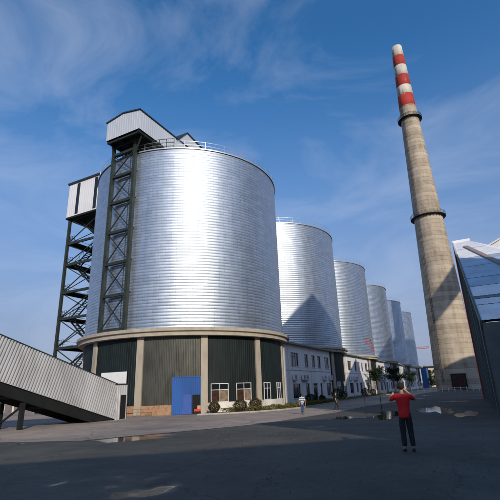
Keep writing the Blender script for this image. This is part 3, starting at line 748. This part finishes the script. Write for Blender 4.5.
for z in (57.6, 98.6): gallery_ring(z)
# ladder with cage on the side towards the silos
mb = MB(); la = R(-126); ld = Vector((cos(la), sin(la), 0)); lt = Vector((-sin(la), cos(la), 0))
for s in (-.28, .28):
    mb.bar(ld*(cr(2)+.25)+lt*s+Vector((0,0,2)), ld*(cr(132)+.25)+lt*s+Vector((0,0,132)), .09)
for i in range(210):
    z = 2.5+i*.62; p = ld*(cr(z)+.25)+Vector((0,0,z)); mb.bar(p-lt*.28, p+lt*.28, .05)
for i in range(64):
    z = 4+i*2.0; q_ = [ld*(cr(z)+.25+.75*sin(t*pi/5))+lt*(.42*cos(t*pi/5))+Vector((0,0,z)) for t in range(6)]
    for t in range(5): mb.bar(q_[t], q_[t+1], .05)
mb.build('ladder', 'steel_black', ch)
# flue doorway at the foot
q = R(-86); fd = MB(); fd.box(cr(2)-.6, cr(2)+.5, -2.1, 2.1, 0, 4.6); fo = fd.build('flue_door', 'steel_black', ch, rz=q)
fr = MB().box(cr(2)+.5, cr(2)+.6, -1.7, 1.7, .1, 4.2); fr.build('door_leaf', 'rust_dark', fo)

# ------------------------------------------------------------------ hall at right
hl = thing('coal_hall', 'steep roofed dark hall with blue and grey sheet roof at right edge', 'building', (0, 0, 0))
def hp_(x, y): return 6.13 + (y-32)*.4566
RID = 68.0
def side_x(y): return .94 + (y-32)*(.29-.94)/(66-32)
def hip_x(y): return 2.3 + (RID-y)*.2325
rows = [(32, 35.5, 'roof_lilac'), (35.5, 37.1, 'roof_lilac'), (37.1, 37.8, 'roof_olive'), (37.8, 41.0, 'roof_lilac'), (41.0, 44.1, 'roof_blue'), (44.1, 49.5, 'roof_blue'), (49.5, 54.4, 'roof_blue'), (54.4, 61, 'roof_lilac'), (61, RID, 'roof_lilac')]
for ya, yb, m_ in rows:
    mb = MB(); ya2, yb2 = ya+.02, yb-.05
    na = 26; P = []
    for i in range(na*4+1):
        t = i/(na*4); hgt = (.0, .0, .016, .016)[i % 4]
        for y in (ya2, yb2):
            xx = side_x(y)-.15+(hip_x(y)-side_x(y)+.15)*t
            P.append((xx, y, hp_(xx, y)+.06+hgt+(y-ya2)/(yb2-ya2)*-.015))
    mb.add(P, [(2*i, 2*i+2, 2*i+3, 2*i+1) for i in range(na*4)])
    mb.build('roof_sheet', m_, hl, fix=False)
MB().add([(side_x(32),32,6.05),(hip_x(32),32,6.05),(hip_x(RID),RID,hp_(0,RID)-.03),(side_x(RID),RID,hp_(0,RID)-.03)], [(0,1,2,3)]).build('roof_deck', 'steel_black', hl)
MB().add([(hip_x(32),32,6.1),(30,32,2.5),(30,RID,9),(hip_x(RID),RID,hp_(0,RID))], [(0,1,2,3)]).build('hip_roof', 'roof_lilac', hl)
MB().bar((1.5,62.6,hp_(0,62.6)+.16), (6.3,36,hp_(0,36)+.16), .55, .12).build('roof_walkway', 'roof_brown', hl)
# white ridge flashing and verge
MB().bar((side_x(RID)-.3,RID+.1,hp_(0,RID)+.12), (2.4,RID+.1,hp_(0,RID)+.12), .5, .4).build('ridge_flashing', 'frame_white', hl)
MB().bar((side_x(RID)-.22,RID,hp_(0,RID)-.05), (side_x(58)-.22,58,hp_(0,58)-.05), .16, .5).build('verge_flashing', 'clad_pale', hl)
MB().bar((side_x(57.8)-.2,57.8,hp_(0,57.8)-.1), (side_x(32)-.2,32,hp_(0,32)-.1), .14, .4).build('verge_flashing', 'hall_grey', hl)
# side: black sheet in place of the shaded gaps between grey columns
sd = MB(); sd.add([(side_x(y)+.12,y,z_) for y, z_ in ((32.2,.05),(RID-.2,0),(RID-.2,hp_(0,RID)-.3),(32.2,6.0))], [(0,1,2,3)]); sd.build('side_gap_shade', 'steel_black', hl)
for y, w_ in ((32.25, .5), (36.5, 1.6), (42, .5), (48, 1.4), (54, .5), (60, .5), (RID-.2, .4)):
    MB().box(side_x(y)-.12, side_x(y)+.1, y-w_/2+.2, y+w_/2+.2, ground_z(1,y)-.05, hp_(0,y)-.22).build('column', 'hall_grey', hl)
MB().tube((side_x(RID)-.2,RID+.12,0), (side_x(RID)-.2,RID+.12,hp_(0,RID)-.4), .09, n=8).build('downpipe', 'red_paint', hl)
mb = MB()
for i in range(24): y = 33+i*1.42; mb.box(side_x(y)-.22, side_x(y)-.13, y-.2, y+.2, hp_(0,y)-.95, hp_(0,y)-.5)
mb.build('purlin_end', 'steel_green', hl)
MB().box(side_x(32)-.1, 10.5, 31.98, 32.12, -.05, 6.02).build('front_wall', 'hall_grey', hl)
for x in (2.6, 6.4): 
    w_ = MB().box(x, x+3.0, 31.95, 31.99, .02, 4.3).build('front_door', 'steel_black', hl); MB().box(x+.1, x+2.9, 31.92, 31.95, 4.4, 4.6).build('door_track', 'hall_grey', w_)
MB().box(.3, 30, RID+.2, RID+.3, 0, 9).build('rear_wall', 'hall_grey', hl)
MB().box(29.9, 30, 32, RID, 0, 2.4).build('low_wall', 'hall_grey', hl)

wb = thing('white_bunker', 'white roofed bunker building rising behind the hall roof at right edge', 'building', (0, 0, 0))
MB().prism([(5.1,78,0),(5.1,78,23.8),(9.9,78,26.0),(14.7,78,23.8),(14.7,78,0)], (0,12,0)).build('wall', 'clad_white', wb)
MB().prism([(4.9,77.7,23.75),(9.9,77.7,26.05),(14.9,77.7,23.75),(14.9,77.7,24.0),(9.9,77.7,26.3),(4.9,77.7,24.0)], (0,12.6,0)).build('roof', 'clad_white', wb)

# ------------------------------------------------------------------ unseen blocks added right of and behind the viewpoint to cast shadows
def pq(a, p): return (a*SX + p*SY, a*SY - p*SX)     # a along the sun, p across
def slab(t, a0, a1, outline, m_, part='wall'):
    pts = [(*pq(a0, p), z) for p, z in outline]; d = pq(a1-a0, 0)
    MB().prism(pts, (d[0], d[1], 0)).build(part, m_, t)
tb = thing('shadow_caster_gabled', 'tall gabled shadow caster added out of view', 'tower', (0, 0, 0))  # unseen block, shaped to throw the gabled shadow on the second silo
slab(tb, 2, 15, [(-19.8,0), (-38,0), (-38,44), (-31,49.5), (-19.8,39.5)], 'hall_grey')
slab(tb, 1.6, 15.4, [(-19.4,39.2), (-31,49.6), (-38.4,43.7), (-38.4,44.1), (-31,50.1), (-19.4,39.7)], 'trim_dark', 'roof')
wh = thing('shadow_caster_stepped', 'long stepped shadow caster added out of view', 'building', (0, 0, 0))  # added out of view to keep the near yard in shadow
slab(wh, 20, 38, [(-8.6,0), (-19.7,0), (-19.7,22), (-8.6,22)], 'hall_grey')
slab(wh, 20, 38, [(16,0), (-8.55,0), (-8.55,15.4), (16,15.4)], 'hall_grey', 'low_wing')
slab(wh, 19.6, 38.4, [(-8.2,22.02), (-20.1,22.02), (-20.1,22.4), (-8.2,22.4)], 'trim_dark', 'roof')
slab(wh, 19.6, 38.4, [(16.4,15.42), (-8.1,15.42), (-8.1,15.6), (16.4,15.6)], 'trim_dark', 'low_wing_roof')
bh = thing('shadow_caster_large', 'large three part shadow caster added out of view', 'building', (0, 0, 0))  # invented off-view mass that shades the chimney foot and far silos
slab(bh, -28, 0, [(-68,0), (-85,0), (-85,64), (-68,46)], 'hall_grey')
slab(bh, -28, 0, [(-85.05,0), (-101.5,0), (-101.5,45.5), (-85.05,42.5)], 'hall_grey', 'low_bay')
slab(bh, -28, 0, [(-101.55,0), (-126,0), (-126,80), (-101.55,76)], 'hall_grey', 'tall_shadow_block')
slab(bh, -20, -16, [(-85.1,57), (-101.5,72), (-101.5,80), (-85.1,62.5)], 'hall_grey', 'shadow_bridge')  # added only for the slanting shadow band on the chimney
# ------------------------------------------------------------------ verge, kerb, hedge, bushes
def leaf_cloud(rng, pts_fn, n, size, mb=None):
    mb = mb or MB()
    for _ in range(n):
        p, nr = pts_fn(rng); s = size*rng.uniform(.6, 1.35)
        d = Vector((rng.gauss(0,1), rng.gauss(0,1), rng.gauss(0,1))).normalized()
        d = (d*.8 + nr*.7).normalized(); x = d.orthogonal().normalized(); y = d.cross(x)
        a = rng.uniform(0, 2*pi); x, y = x*cos(a)+y*sin(a), y*cos(a)-x*sin(a)
        mb.add([p-x*s*.5, p+y*s*.28, p+x*s*.6, p-y*s*.28], [(0,1,2,3)])
    return mb
def bush(name, label, loc, rx, h, m_, seed, n=900, size=.11, group=None):
    rng = random.Random(seed); t = thing(name, label, 'shrub', loc, 0, group)
    def fn(r):
        d = Vector((r.gauss(0,1), r.gauss(0,1), r.gauss(0,1))).normalized(); k = r.uniform(.72, 1.03)
        k *= 1+.10*sin(d.x*5+seed)*cos(d.z*6)
        return Vector((d.x*rx*k, d.y*rx*k, h*.52+d.z*h*.5*k)), d
    leaf_cloud(rng, fn, n, size).build('foliage', m_, t, fix=False)
    mb = MB()
    for i in range(5):
        a = rng.uniform(0, 6.28); mb.tube((0,0,0), (cos(a)*rx*.4, sin(a)*rx*.4, h*.6), .025, .012, 5)
    mb.build('stem', 'bark', t); return t
# verge edge runs round the nearest drum and along the offices
vedge = [(-25.6,36.6), (-23.0,38.6), (-21.0,41.2), (-19.6,44.3), (-19.0,48), (-18.9,53), (-18.9,215)]
inner = [(XC+13.8*cos(R(a)), Y1+13.8*sin(R(a))) for a in (-43,-30,-18,-6,6,18)] + [(XF-.02, fy0+.3), (XF-.02, 215)]
poly = [(x,y,.01) for x, y in vedge] + [(x,y,.01) for x, y in reversed(inner)]
tag(MB().prism(poly, (0,0,.09)).build('verge', 'soil'), kind='structure')
kb = tag(bpy.data.objects.new('kerb', None), kind='structure'); col.objects.link(kb)
def along(pl, step, ymax=150):
    out = []
    for a, b_ in zip(pl[:-1], pl[1:]):
        a, b_ = Vector(a), Vector(b_); L_ = (b_-a).length; k = max(1, int(L_/step))
        for i in range(k): out.append((a+(b_-a)*i/k, a+(b_-a)*(i+1)/k))
    return [o for o in out if o[0].y < ymax]
for a, b_ in along(vedge, 1.0, 120):
    d = (b_-a); e = d.normalized()*.012
    MB().bar((*(a+e), .06), (*(b_-e), .06), .16, .2).build('kerb_stone', 'kerb_stone', kb)
rng = random.Random(4)
hpts = [(-23.9,38.9), (-22.0,41.2), (-20.5,44.6), (-19.9,48), (-19.8,53), (-19.8,140)]
hseg = along(hpts, .35, 140)
def hedge_fn(r):
    a, b_ = hseg[r.randrange(len(hseg)*(r.random() < .5 and 1 or 1))] if r.random() < .4 else hseg[r.randrange(70)]
    t = r.random(); p = a+(b_-a)*t; hh_ = .42+.10*sin(p.y*2.3)+.08*sin(p.y*5.1)
    w_ = .48
    return Vector((p.x+r.uniform(-w_, w_), p.y, .1+hh_*math.sqrt(r.random()))), Vector((.3,-.3,.8))
hd = leaf_cloud(rng, hedge_fn, 14000, .12).build('hedge', 'leaf_hedge', fix=False)
tag(hd, 'low clipped yellow green hedge along the silo and offices', 'hedge', kind='stuff')
bl = [(-24.6,38.2,.62,1.15,'round brown clipped bush nearest the blue door'), (-22.7,40.3,.75,1.25,'round brown clipped bush in the middle of three'), (-21.9,42.2,.72,1.25,'round brown clipped bush right of the other two')]
for i, (x, y, rx, h_, lb) in enumerate(bl): bush('round_bush', lb, (x,y,.09), rx, h_, 'leaf_bush', 11+i, 3600, .085, 'round bushes before the nearest silo')
k = 0
for y, h_, lb in ((57.5,1.3,'left of the nearest office door'), (62.5,1.0,'below the narrow window of the nearest office block'), (70.5,1.9,'right of the nearest office door'), (73.6,1.4,'at the right end of the nearest office block'),
                  (90,1.6,'before the second office block'), (97,1.3,'between the small trees')):
    bush('green_shrub', 'dark green shrub ' + lb, (-21.2,y,.09), h_*.55, h_, 'leaf_dark', 40+k, 1100, .14, 'shrubs before the offices'); k += 1

# ------------------------------------------------------------------ trees
def tree(name, label, loc, h, rx, m_, seed, n=2600, size=.28, base=.35, group=None):
    rng = random.Random(seed); t = thing(name, label, 'tree', loc, 0, group)
    mb = MB(); tips = []
    bend = Vector((rng.uniform(-.06,.06), rng.uniform(-.06,.06), 1)); r_ = h*.022
    pts = [Vector((0,0,-.05))]; segs = 7
    for i in range(segs): pts.append(pts[-1]+Vector((bend.x*h/segs+rng.uniform(-.03,.03)*h/8, bend.y*h/segs+rng.uniform(-.03,.03)*h/8, h*.82/segs)))
    for i in range(segs): mb.tube(pts[i], pts[i+1], r_*(1-i/segs*.85), r_*(1-(i+1)/segs*.85), 7, False)
    for i in range(11):
        k = rng.uniform(base, .95); j = min(segs-1, int(k*segs)); p = pts[j]+(pts[j+1]-pts[j])*(k*segs-j)
        a = i*2.4+rng.uniform(-.4,.4); ln = rx*rng.uniform(.65,1.0)*(1.15-.5*abs(k-.55))
        q1 = p+Vector((cos(a)*ln*.5, sin(a)*ln*.5, ln*.25)); q2 = p+Vector((cos(a)*ln, sin(a)*ln, ln*.55))
        mb.tube(p, q1, r_*.35, r_*.22, 5, False); mb.tube(q1, q2, r_*.22, r_*.08, 5, False)
        tips += [q1, q2, (q1+q2)/2]
    tips.append(pts[-1])
    mb.build('trunk', 'bark', t)
    def fn(r):
        c = tips[r.randrange(len(tips))]; d = Vector((r.gauss(0,1), r.gauss(0,1), r.gauss(0,.8)))
        k = rx*.20
        return c+d*k, d.normalized()
    leaf_cloud(rng, fn, n, size).build('crown', m_, t, fix=False)
    return t
tree('street_tree', 'small dark tree before the second office block, left of the pair', (-20.4,99.5,.09), 6.4, 1.6, 'leaf_dark', 3, 2400, .26, .55, 'small trees before the offices')
tree('street_tree', 'small dark tree before the third office block, right of the pair', (-20.4,119.5,.09), 6.8, 1.9, 'leaf_dark', 5, 2600, .28, .5, 'small trees before the offices')
tree('street_tree', 'slim far tree before the fourth office block', (-20.4,149,.09), 6.6, 2.2, 'leaf_dark', 8, 2200, .3, .45, 'small trees before the offices')

# ------------------------------------------------------------------ far background between silos and chimney
fb = thing('far_building', 'distant cream block with rows of windows between the silos and chimney', 'building', (-26.0, 240, 0))
MB().box(0, 16, 0, 10, 0, 9.6).build('wall', 'wall_cream', fb); MB().box(-.3, 16.3, -.4, 10.3, 9.62, 9.95).build('roof', 'eaves', fb)
for i in range(7):
    for z_ in (1.2, 4.2, 7.0):
        w_ = MB().box(.8+i*2.2, 2.1+i*2.2, -.06, -.02, z_, z_+1.5).build('window', 'trim_dark', fb); MB().box(.9+i*2.2, 2.0+i*2.2, -.08, -.062, z_+.1, z_+1.4).build('pane', 'glass_dark', w_)
bs = thing('blue_shed', 'tall narrow blue sheet shed right of the last silo', 'shed', (-22.6, 205, 0))
mb = MB(); rib_sheet(mb, (0,0,0), (1,0,0), (0,0,1), 2.2, 8.6, .4, .05, (0,-1,0)); mb.build('front_sheet', 'shed_blue', bs, fix=False)
MB().box(.01, 2.19, .02, 8, 0, 8.58).build('body', 'shed_blue', bs); MB().box(-.1, 2.3, -.15, 8.1, 8.6, 8.75).build('roof', 'trim_dark', bs)
pb = thing('pipe_bridge', 'dark pipe bridge on steel posts in front of the cream block', 'pipe bridge', (0, 0, 0))
for x in (-20.4, -15.4, -10.5): MB().bar((x,212,0), (x,212,9.0), .4).build('post', 'steel_black', pb)
MB().bar((-22.2,212,8.9), (-9.8,212,8.9), .5, .5).build('beam', 'steel_black', pb); MB().tube((-22.2,212,9.55), (-9.8,212,9.55), .4, n=10).build('pipe', 'galv_plain', pb)
for i, (x, y, h_, rx) in enumerate(((-20.5,218,7.2,2.8), (-16.6,222,6.2,2.6), (-12.8,219,7.0,2.8), (-18.4,206,4.0,1.9), (-14.2,204,3.6,1.8))):
    tree('yard_tree', ['left tall tree before the distant cream block', 'middle tree before the distant cream block', 'tree at the chimney side of the distant cream block', 'low bushy tree left before the cream block', 'low bushy tree beside the chimney foot'][i], (x,y,0), h_, rx, 'leaf_dark' if i < 3 else 'leaf_mid', 60+i, 1500, .42, .2, 'trees before the cream block')
# low white railing posts at the end of the road
fc = thing('road_fence', 'low pale post and rail fence across the end of the road', 'fence', (0, 0, 0))
me_fp = MB().box(-.08, .08, -.08, .08, 0, 1.05).mesh('post', 'concrete_white')
for i in range(16): link('post', me_fp, fc, (-19.5+i*1.35, 112+i*.8, 0))
for z_ in (.5, .9): MB().bar((-19.5,112,z_), (-19.5+15*1.35,124,z_), .07).build('rail', 'concrete_white', fc)
cr_ = thing('tower_crane', 'red tower crane with its jib showing past the last silo', 'crane', (-52, 340, 0))
mb = MB()
for x in (-.8, .8):
    for y in (-.8, .8): mb.bar((x,y,0), (x,y,27), .22)
for i in range(13):
    z = i*2.1; mb.bar((-.8,-.8,z), (.8,-.8,z+2.1), .14); mb.bar((-.8,.8,z+2.1), (-.8,-.8,z), .14); mb.bar((.8,-.8,z), (.8,.8,z+2.1), .14)
mb.build('mast', 'crane_red', cr_)
mb = MB()
for i in range(14):
    x = -8+i*2.2; mb.bar((x,-.6,26.6), (x+2.2,-.6,26.6), .2); mb.bar((x,.6,26.6), (x+2.2,.6,26.6), .26); mb.bar((x,0,27.7), (x+2.2,0,27.7), .26)
    mb.bar((x,-.6,26.6), (x+1.1,0,27.7), .14); mb.bar((x+1.1,0,27.7), (x+2.2,.6,26.6), .14)
mb.build('jib', 'crane_red', cr_); MB().box(-8.5, -6, -.7, .7, 24.8, 26.4).build('counterweight', 'concrete_tan', cr_); MB().box(.9, 2.2, -.7, .7, 24.6, 26.3).build('cab', 'white_paint', cr_)

# ------------------------------------------------------------------ far left: boundary wall, bank, parked car
bk = MB(); nb = 40; P = []
for i in range(nb+1):
    x = -190+i*3.9; hgt = 4.6+1.2*sin(i*.7)+.8*sin(i*1.9)
    for t, zf in ((0,-.3), (.3,.55), (.6,.95), (1,1)): P.append((x, 92+t*22+.1*i, hgt*zf*(.6 if i > 30 else 1)))
bk.add(P, [(i*4+j, (i+1)*4+j, (i+1)*4+j+1, i*4+j+1) for i in range(nb) for j in range(3)])
tag(bk.build('bank', 'bank_grass', smooth=True), kind='structure')
bw = thing('boundary_wall', 'low grey boundary wall with pale posts behind the inclined gallery', 'wall', (0, 0, 0))
for i in range(14):
    x0 = -118+i*4.5; x1 = x0+4.5; ya, yb = 60-(x0+118)*.32, 60-(x1+118)*.32
    MB().bar((x0+.2,ya,1.0), (x1-.2,yb,1.0), .2, 2.0).build('panel', 'wall_stone', bw)
    MB().bar((x0,ya,0), (x0,ya,2.9), .32).build('post', 'concrete_white', bw)
    MB().bar((x0+.2,ya,2.45), (x1-.2,yb,2.45), .08).build('rail', 'galv_plain', bw)
def car(loc, rz, label):
    t = thing('parked_car', label, 'car', loc, rz)
    prof_ = [(-2.1,.35),(-2.15,.75),(-1.95,.92),(-1.35,.98),(-.75,1.42),(.55,1.46),(1.25,1.0),(1.95,.9),(2.15,.7),(2.12,.35)]
    MB().prism([(x,-.82,z) for x, z in prof_], (0,1.64,0)).build('body', 'car_paint', t)
    for s in (-.83, .83):
        MB().prism([(-1.2,s,1.0),(-.7,s,1.36),(-.05,s,1.39),(-.05,s,1.0)], (0,.012*(1 if s > 0 else -1),0)).build('window', 'glass_dark', t)
        MB().prism([(.02,s,1.0),(.02,s,1.39),(.5,s,1.38),(1.1,s,1.0)], (0,.012*(1 if s > 0 else -1),0)).build('window', 'glass_dark', t)
        for x in (-1.3, 1.32):
            w_ = MB().tube((x,s-.1,.32), (x,s+.1,.32), .32, n=18).build('wheel', 'tyre', t); MB().tube((x,s-.11,.32), (x,s+.11,.32), .19, n=14).build('rim', 'galv_plain', w_)
    for s in (-.55, .55): MB().box(2.08, 2.17, s-.2, s+.2, .66, .8).build('headlight', 'frame_white', t)
    return t
car((-63.5, 46.5, 0), R(18), 'dark parked car beside the boundary wall, half hidden by the gallery')

# thin posts along the yard road
for i, (x, y, lb) in enumerate(((-9.0,37.6,'left of the three'), (-8.2,40.2,'middle of the three'), (-6.4,35.2,'nearest the man in red'))):
    t = thing('marker_post', 'thin dark steel marker post in the yard, ' + lb, 'post', (x, y, ground_z(x, y)), 0, 'thin posts in the yard')
    MB().tube((0,0,0), (0,0,1.35), .03, n=8).build('shaft', 'steel_black', t); MB().tube((0,0,0), (0,0,.03), .12, n=12).build('foot', 'steel_black', t)

# ------------------------------------------------------------------ people
def skinned(name, joints, chains, m_, parent, root=None, sub=2):
    """joints: key -> (x, y, z, rx, ry); chains: lists of keys"""
    ks = list(joints); idx = {k: i for i, k in enumerate(ks)}
    me = bpy.data.meshes.new(name); me.from_pydata([joints[k][:3] for k in ks], [(idx[a], idx[b]) for c in chains for a, b in zip(c[:-1], c[1:])], [])
    o = bpy.data.objects.new(name, me); col.objects.link(o)
    o.modifiers.new('skin', 'SKIN'); ss = o.modifiers.new('sub', 'SUBSURF'); ss.levels = sub; ss.render_levels = sub
    sv = me.skin_vertices[0].data if me.skin_vertices else None
    if sv is None:
        bm = bmesh.new(); bm.from_mesh(me); bm.verts.layers.skin.verify(); bm.to_mesh(me); bm.free(); sv = me.skin_vertices[0].data
    for k in ks:
        j = joints[k]; sv[idx[k]].radius = (j[3], j[4] if len(j) > 4 else j[3]); sv[idx[k]].use_root = (k == (root or ks[0]))
    bpy.context.view_layer.update()
    dg = bpy.context.evaluated_depsgraph_get(); me2 = bpy.data.meshes.new_from_object(o.evaluated_get(dg))
    bpy.data.objects.remove(o); me2.name = name
    me2.materials.clear(); me2.materials.append(MATS[m_])
    for p in me2.polygons: p.use_smooth = True
    return link(name, me2, parent)
def person(label, loc, rz, arms, legs, top, bottom, scale=1.0, sleeve='short', lean=0, group=None):
    """local frame: facing -y, left hand at +x. arms/legs: dict side -> joint lists (elbow, wrist, hand dir) / (knee, ankle, toe)"""
    t = thing('person', label, 'person', loc, rz, group); t.scale = (scale,)*3
    J = {'pel': (0,0,.95,.135,.10), 'wst': (0,-.01-lean*.4,1.10,.125,.09), 'chs': (0,0-lean,1.30,.118,.075), 'nck': (0,.01-lean*1.2,1.47,.062,.06), 'nk2': (0,-.005-lean*1.35,1.54,.055,.056),
         'jaw': (0,-.03-lean*1.4,1.59,.060,.072), 'hed': (0,-.015-lean*1.4,1.66,.076,.094), 'crn': (0,-.005-lean*1.4,1.725,.066,.08)}
    C_ = [['pel','wst','chs','nck','nk2','jaw','hed','crn']]
    J['nos'] = (0,-.105-lean*1.4,1.645,.014,.016); J['nsr'] = (0,-.08-lean*1.4,1.645,.02,.02); C_.append(['hed','nsr','nos'])
    for s, sd_ in ((1,'l'), (-1,'r')):
        J['ear'+sd_] = (s*.082,.005-lean*1.4,1.65,.010,.024); C_.append(['hed','ear'+sd_])
        J['sh'+sd_] = (s*.185,.01-lean,1.41,.050,.05); e, w, h_ = [Vector(v) for v in arms[sd_]]
        J['el'+sd_] = (*e,.042,.042); J['wr'+sd_] = (*w,.028,.026)
        hd_ = (h_-w).normalized(); pm = w+hd_*.07; side = hd_.cross(Vector((0,1,0)) if abs(hd_.y) < .8 else Vector((0,0,1))).normalized()
        J['pm'+sd_] = (*pm,.036,.018); C_.append(['chs','sh'+sd_,'el'+sd_,'wr'+sd_,'pm'+sd_])
        bendv = hd_.cross(side).normalized()
        for fi, (off, ln) in enumerate(((-.028,.065), (-.009,.078), (.010,.074), (.028,.058))):
            a = pm+side*off+hd_*.03; b_ = a+hd_*ln*.5+bendv*.006; c = b_+hd_*ln*.4+bendv*.022
            for q_, v, r_ in (('a',a,.0095), ('b',b_,.0088), ('c',c,.0075)): J['f%d%s%s' % (fi,q_,sd_)] = (*v, r_, r_)
            C_.append(['pm'+sd_] + ['f%d%s%s' % (fi,q_,sd_) for q_ in 'abc'])
        a = w+hd_*.03+side*-.038; b_ = a+hd_*.035+side*-.02
        J['t1'+sd_] = (*a,.011,.011); J['t2'+sd_] = (*b_,.009,.009); C_.append(['wr'+sd_,'t1'+sd_,'t2'+sd_])
        kn, an, to = [Vector(v) for v in legs[sd_]]
        J['hp'+sd_] = (s*.09,0,.88,.088,.09); J['kn'+sd_] = (*kn,.058,.06); J['an'+sd_] = (*an,.038,.04); J['to'+sd_] = (*to,.036,.028)
        C_.append(['pel','hp'+sd_,'kn'+sd_,'an'+sd_,'to'+sd_])
    skinned('body', J, C_, 'skin', t, 'pel')
    def grow(k, f, extra=.0): j = J[k]; return (*j[:3], j[3]*f+extra, j[4]*f+extra)
    S = {'hem': (0,0,.80,.185,.15), 'pel': (0,0,.94,.178,.142), 'wst': (J['wst'][0],J['wst'][1],1.12,.158,.122), 'chs': (*J['chs'][:3],.175,.125), 'col': (*Vector(J['nck'][:3])-Vector((0,0,.02)), .078,.074)}
    SC = [['hem','pel','wst','chs','col']]
    for sd_ in 'lr':
        S['sh'+sd_] = (*J['sh'+sd_][:3],.082,.08); sh = Vector(J['sh'+sd_][:3]); e = Vector(J['el'+sd_][:3]); w = Vector(J['wr'+sd_][:3])
        mid_ = sh+(e-sh)*.8; S['sl'+sd_] = (*mid_,.068,.066)
        ch_ = ['chs','sh'+sd_,'sl'+sd_]
        if sleeve == 'long': S['el'+sd_] = grow('el'+sd_,1.2,.008); S['cf'+sd_] = (*(e+(w-e)*.92),.040,.040); ch_ += ['el'+sd_,'cf'+sd_]
        SC.append(ch_)
    skinned('shirt', S, SC, top, t, 'chs')
    T_ = {'pel': (0,0,.92,.148,.112), 'top': (0,0,1.04,.15,.115)}; TC = [['pel','top']]
    for sd_ in 'lr':
        an = Vector(J['an'+sd_][:3]); kn = Vector(J['kn'+sd_][:3])
        T_['hp'+sd_] = grow('hp'+sd_,1.1,.008); T_['kn'+sd_] = grow('kn'+sd_,1.15,.012); T_['an'+sd_] = (*(an+(kn-an)*.06),.066,.07)
        TC.append(['pel','hp'+sd_,'kn'+sd_,'an'+sd_])
        to = Vector(J['to'+sd_][:3]); sh_ = {'h': (*(an+(an-to)*.25+Vector((0,0,-.045))),.045,.042), 'm': (*((an+to)/2+Vector((0,0,-.02))),.048,.042), 't': (*(to+(to-an)*.2),.044,.034)}
        skinned('shoe', sh_, [['h','m','t']], 'shoe', t, 'm')
    skinned('trousers', T_, TC, bottom, t, 'pel')
    hm = MB(); nu, nv = 18, 12; hc = Vector((0, .008-lean*1.4, 1.672)); P = []
    for i in range(nv+1):
        th = pi*i/nv
        for j in range(nu):
            a = 2*pi*j/nu; P.append(hc+Vector((.088*sin(th)*cos(a), .112*sin(th)*sin(a), .108*cos(th)))*(1+.03*sin(5*a+3*th)))
    F_ = []
    for i in range(nv):
        for j in range(nu):
            f = (i*nu+j, (i+1)*nu+j, (i+1)*nu+(j+1) % nu, i*nu+(j+1) % nu); c = sum((P[k] for k in f), Vector())/4-hc
            if c.z < -.065 or (c.y < -.035 and c.z < .035) or (abs(c.x) > .07 and c.z < -.01 and c.y < .03): continue
            F_.append(f)
    hm.add(P, F_); hm.build('hair', 'hair', t, smooth=True)
    ey = MB()
    for s in (-.03, .03): ey.tube((s,-.098-lean*1.4,1.668), (s,-.092-lean*1.4,1.668), .009, n=8)
    ey.build('eyes', 'hair', t)
    MB().bar((-.024,-.098-lean*1.4,1.598), (.024,-.098-lean*1.4,1.598), .008).build('mouth', 'red_machine', t)
    return t
stand = {'l': ((.10,-.01,.49), (.11,.03,.085), (.13,-.13,.04)), 'r': ((-.10,-.01,.49), (-.11,.03,.085), (-.13,-.13,.04))}
# man in red taking a picture: faces the silos
px, py = -2.02, 12.85
man = person('man in red shirt seen from behind, holding a camera up to his face', (px, py, ground_z(px, py)), R(12),
    {'l': ((.36,-.10,1.30), (.13,-.26,1.58), (.05,-.27,1.64)), 'r': ((-.36,-.10,1.30), (-.13,-.26,1.58), (-.05,-.27,1.64))}, stand, 'shirt_red', 'cloth_dark')
man.rotation_euler[2] = R(180+16)
pc = thing('photo_camera', 'black camera held up by the man in red', 'camera', man.location, man.rotation_euler[2])
MB().box(-.075, .075, -.285, -.225, 1.60, 1.70).build('body', 'camera_black', pc); MB().tube((0,-.285,1.645), (0,-.36,1.645), .038, n=16).build('lens', 'camera_black', pc)
MB().box(-.025, .025, -.28, -.235, 1.70, 1.725).build('viewfinder', 'camera_black', pc)
# man in striped shirt walking away
x, y = -14.61, 37.37
person('man in striped shirt and jeans walking across the yard', (x, y, ground_z(x, y)), R(180+10),
    {'l': ((.28,.04,1.13), (.27,-.06,.90), (.26,-.10,.80)), 'r': ((-.28,.06,1.13), (-.28,.02,.88), (-.27,.0,.78))},
    {'l': ((.09,-.07,.50), (.09,-.05,.085), (.10,-.20,.04)), 'r': ((-.09,-.02,.49), (-.09,.16,.11), (-.10,.03,.04))}, 'shirt_stripe', 'jeans', 1.0)
x, y = -12.68, 41.4
person('man in black walking to the right with one forearm raised', (x, y, ground_z(x, y)), R(112),
    {'l': ((.25,.05,1.14), (.24,-.16,1.02), (.23,-.26,1.02)), 'r': ((-.25,.07,1.14), (-.25,-.02,.90), (-.24,-.05,.8))},
    {'l': ((.09,-.16,.52), (.09,-.20,.085), (.10,-.35,.04)), 'r': ((-.09,.06,.49), (-.09,.30,.12), (-.10,.20,.04))}, 'cloth_dark', 'cloth_dark', 1.0)
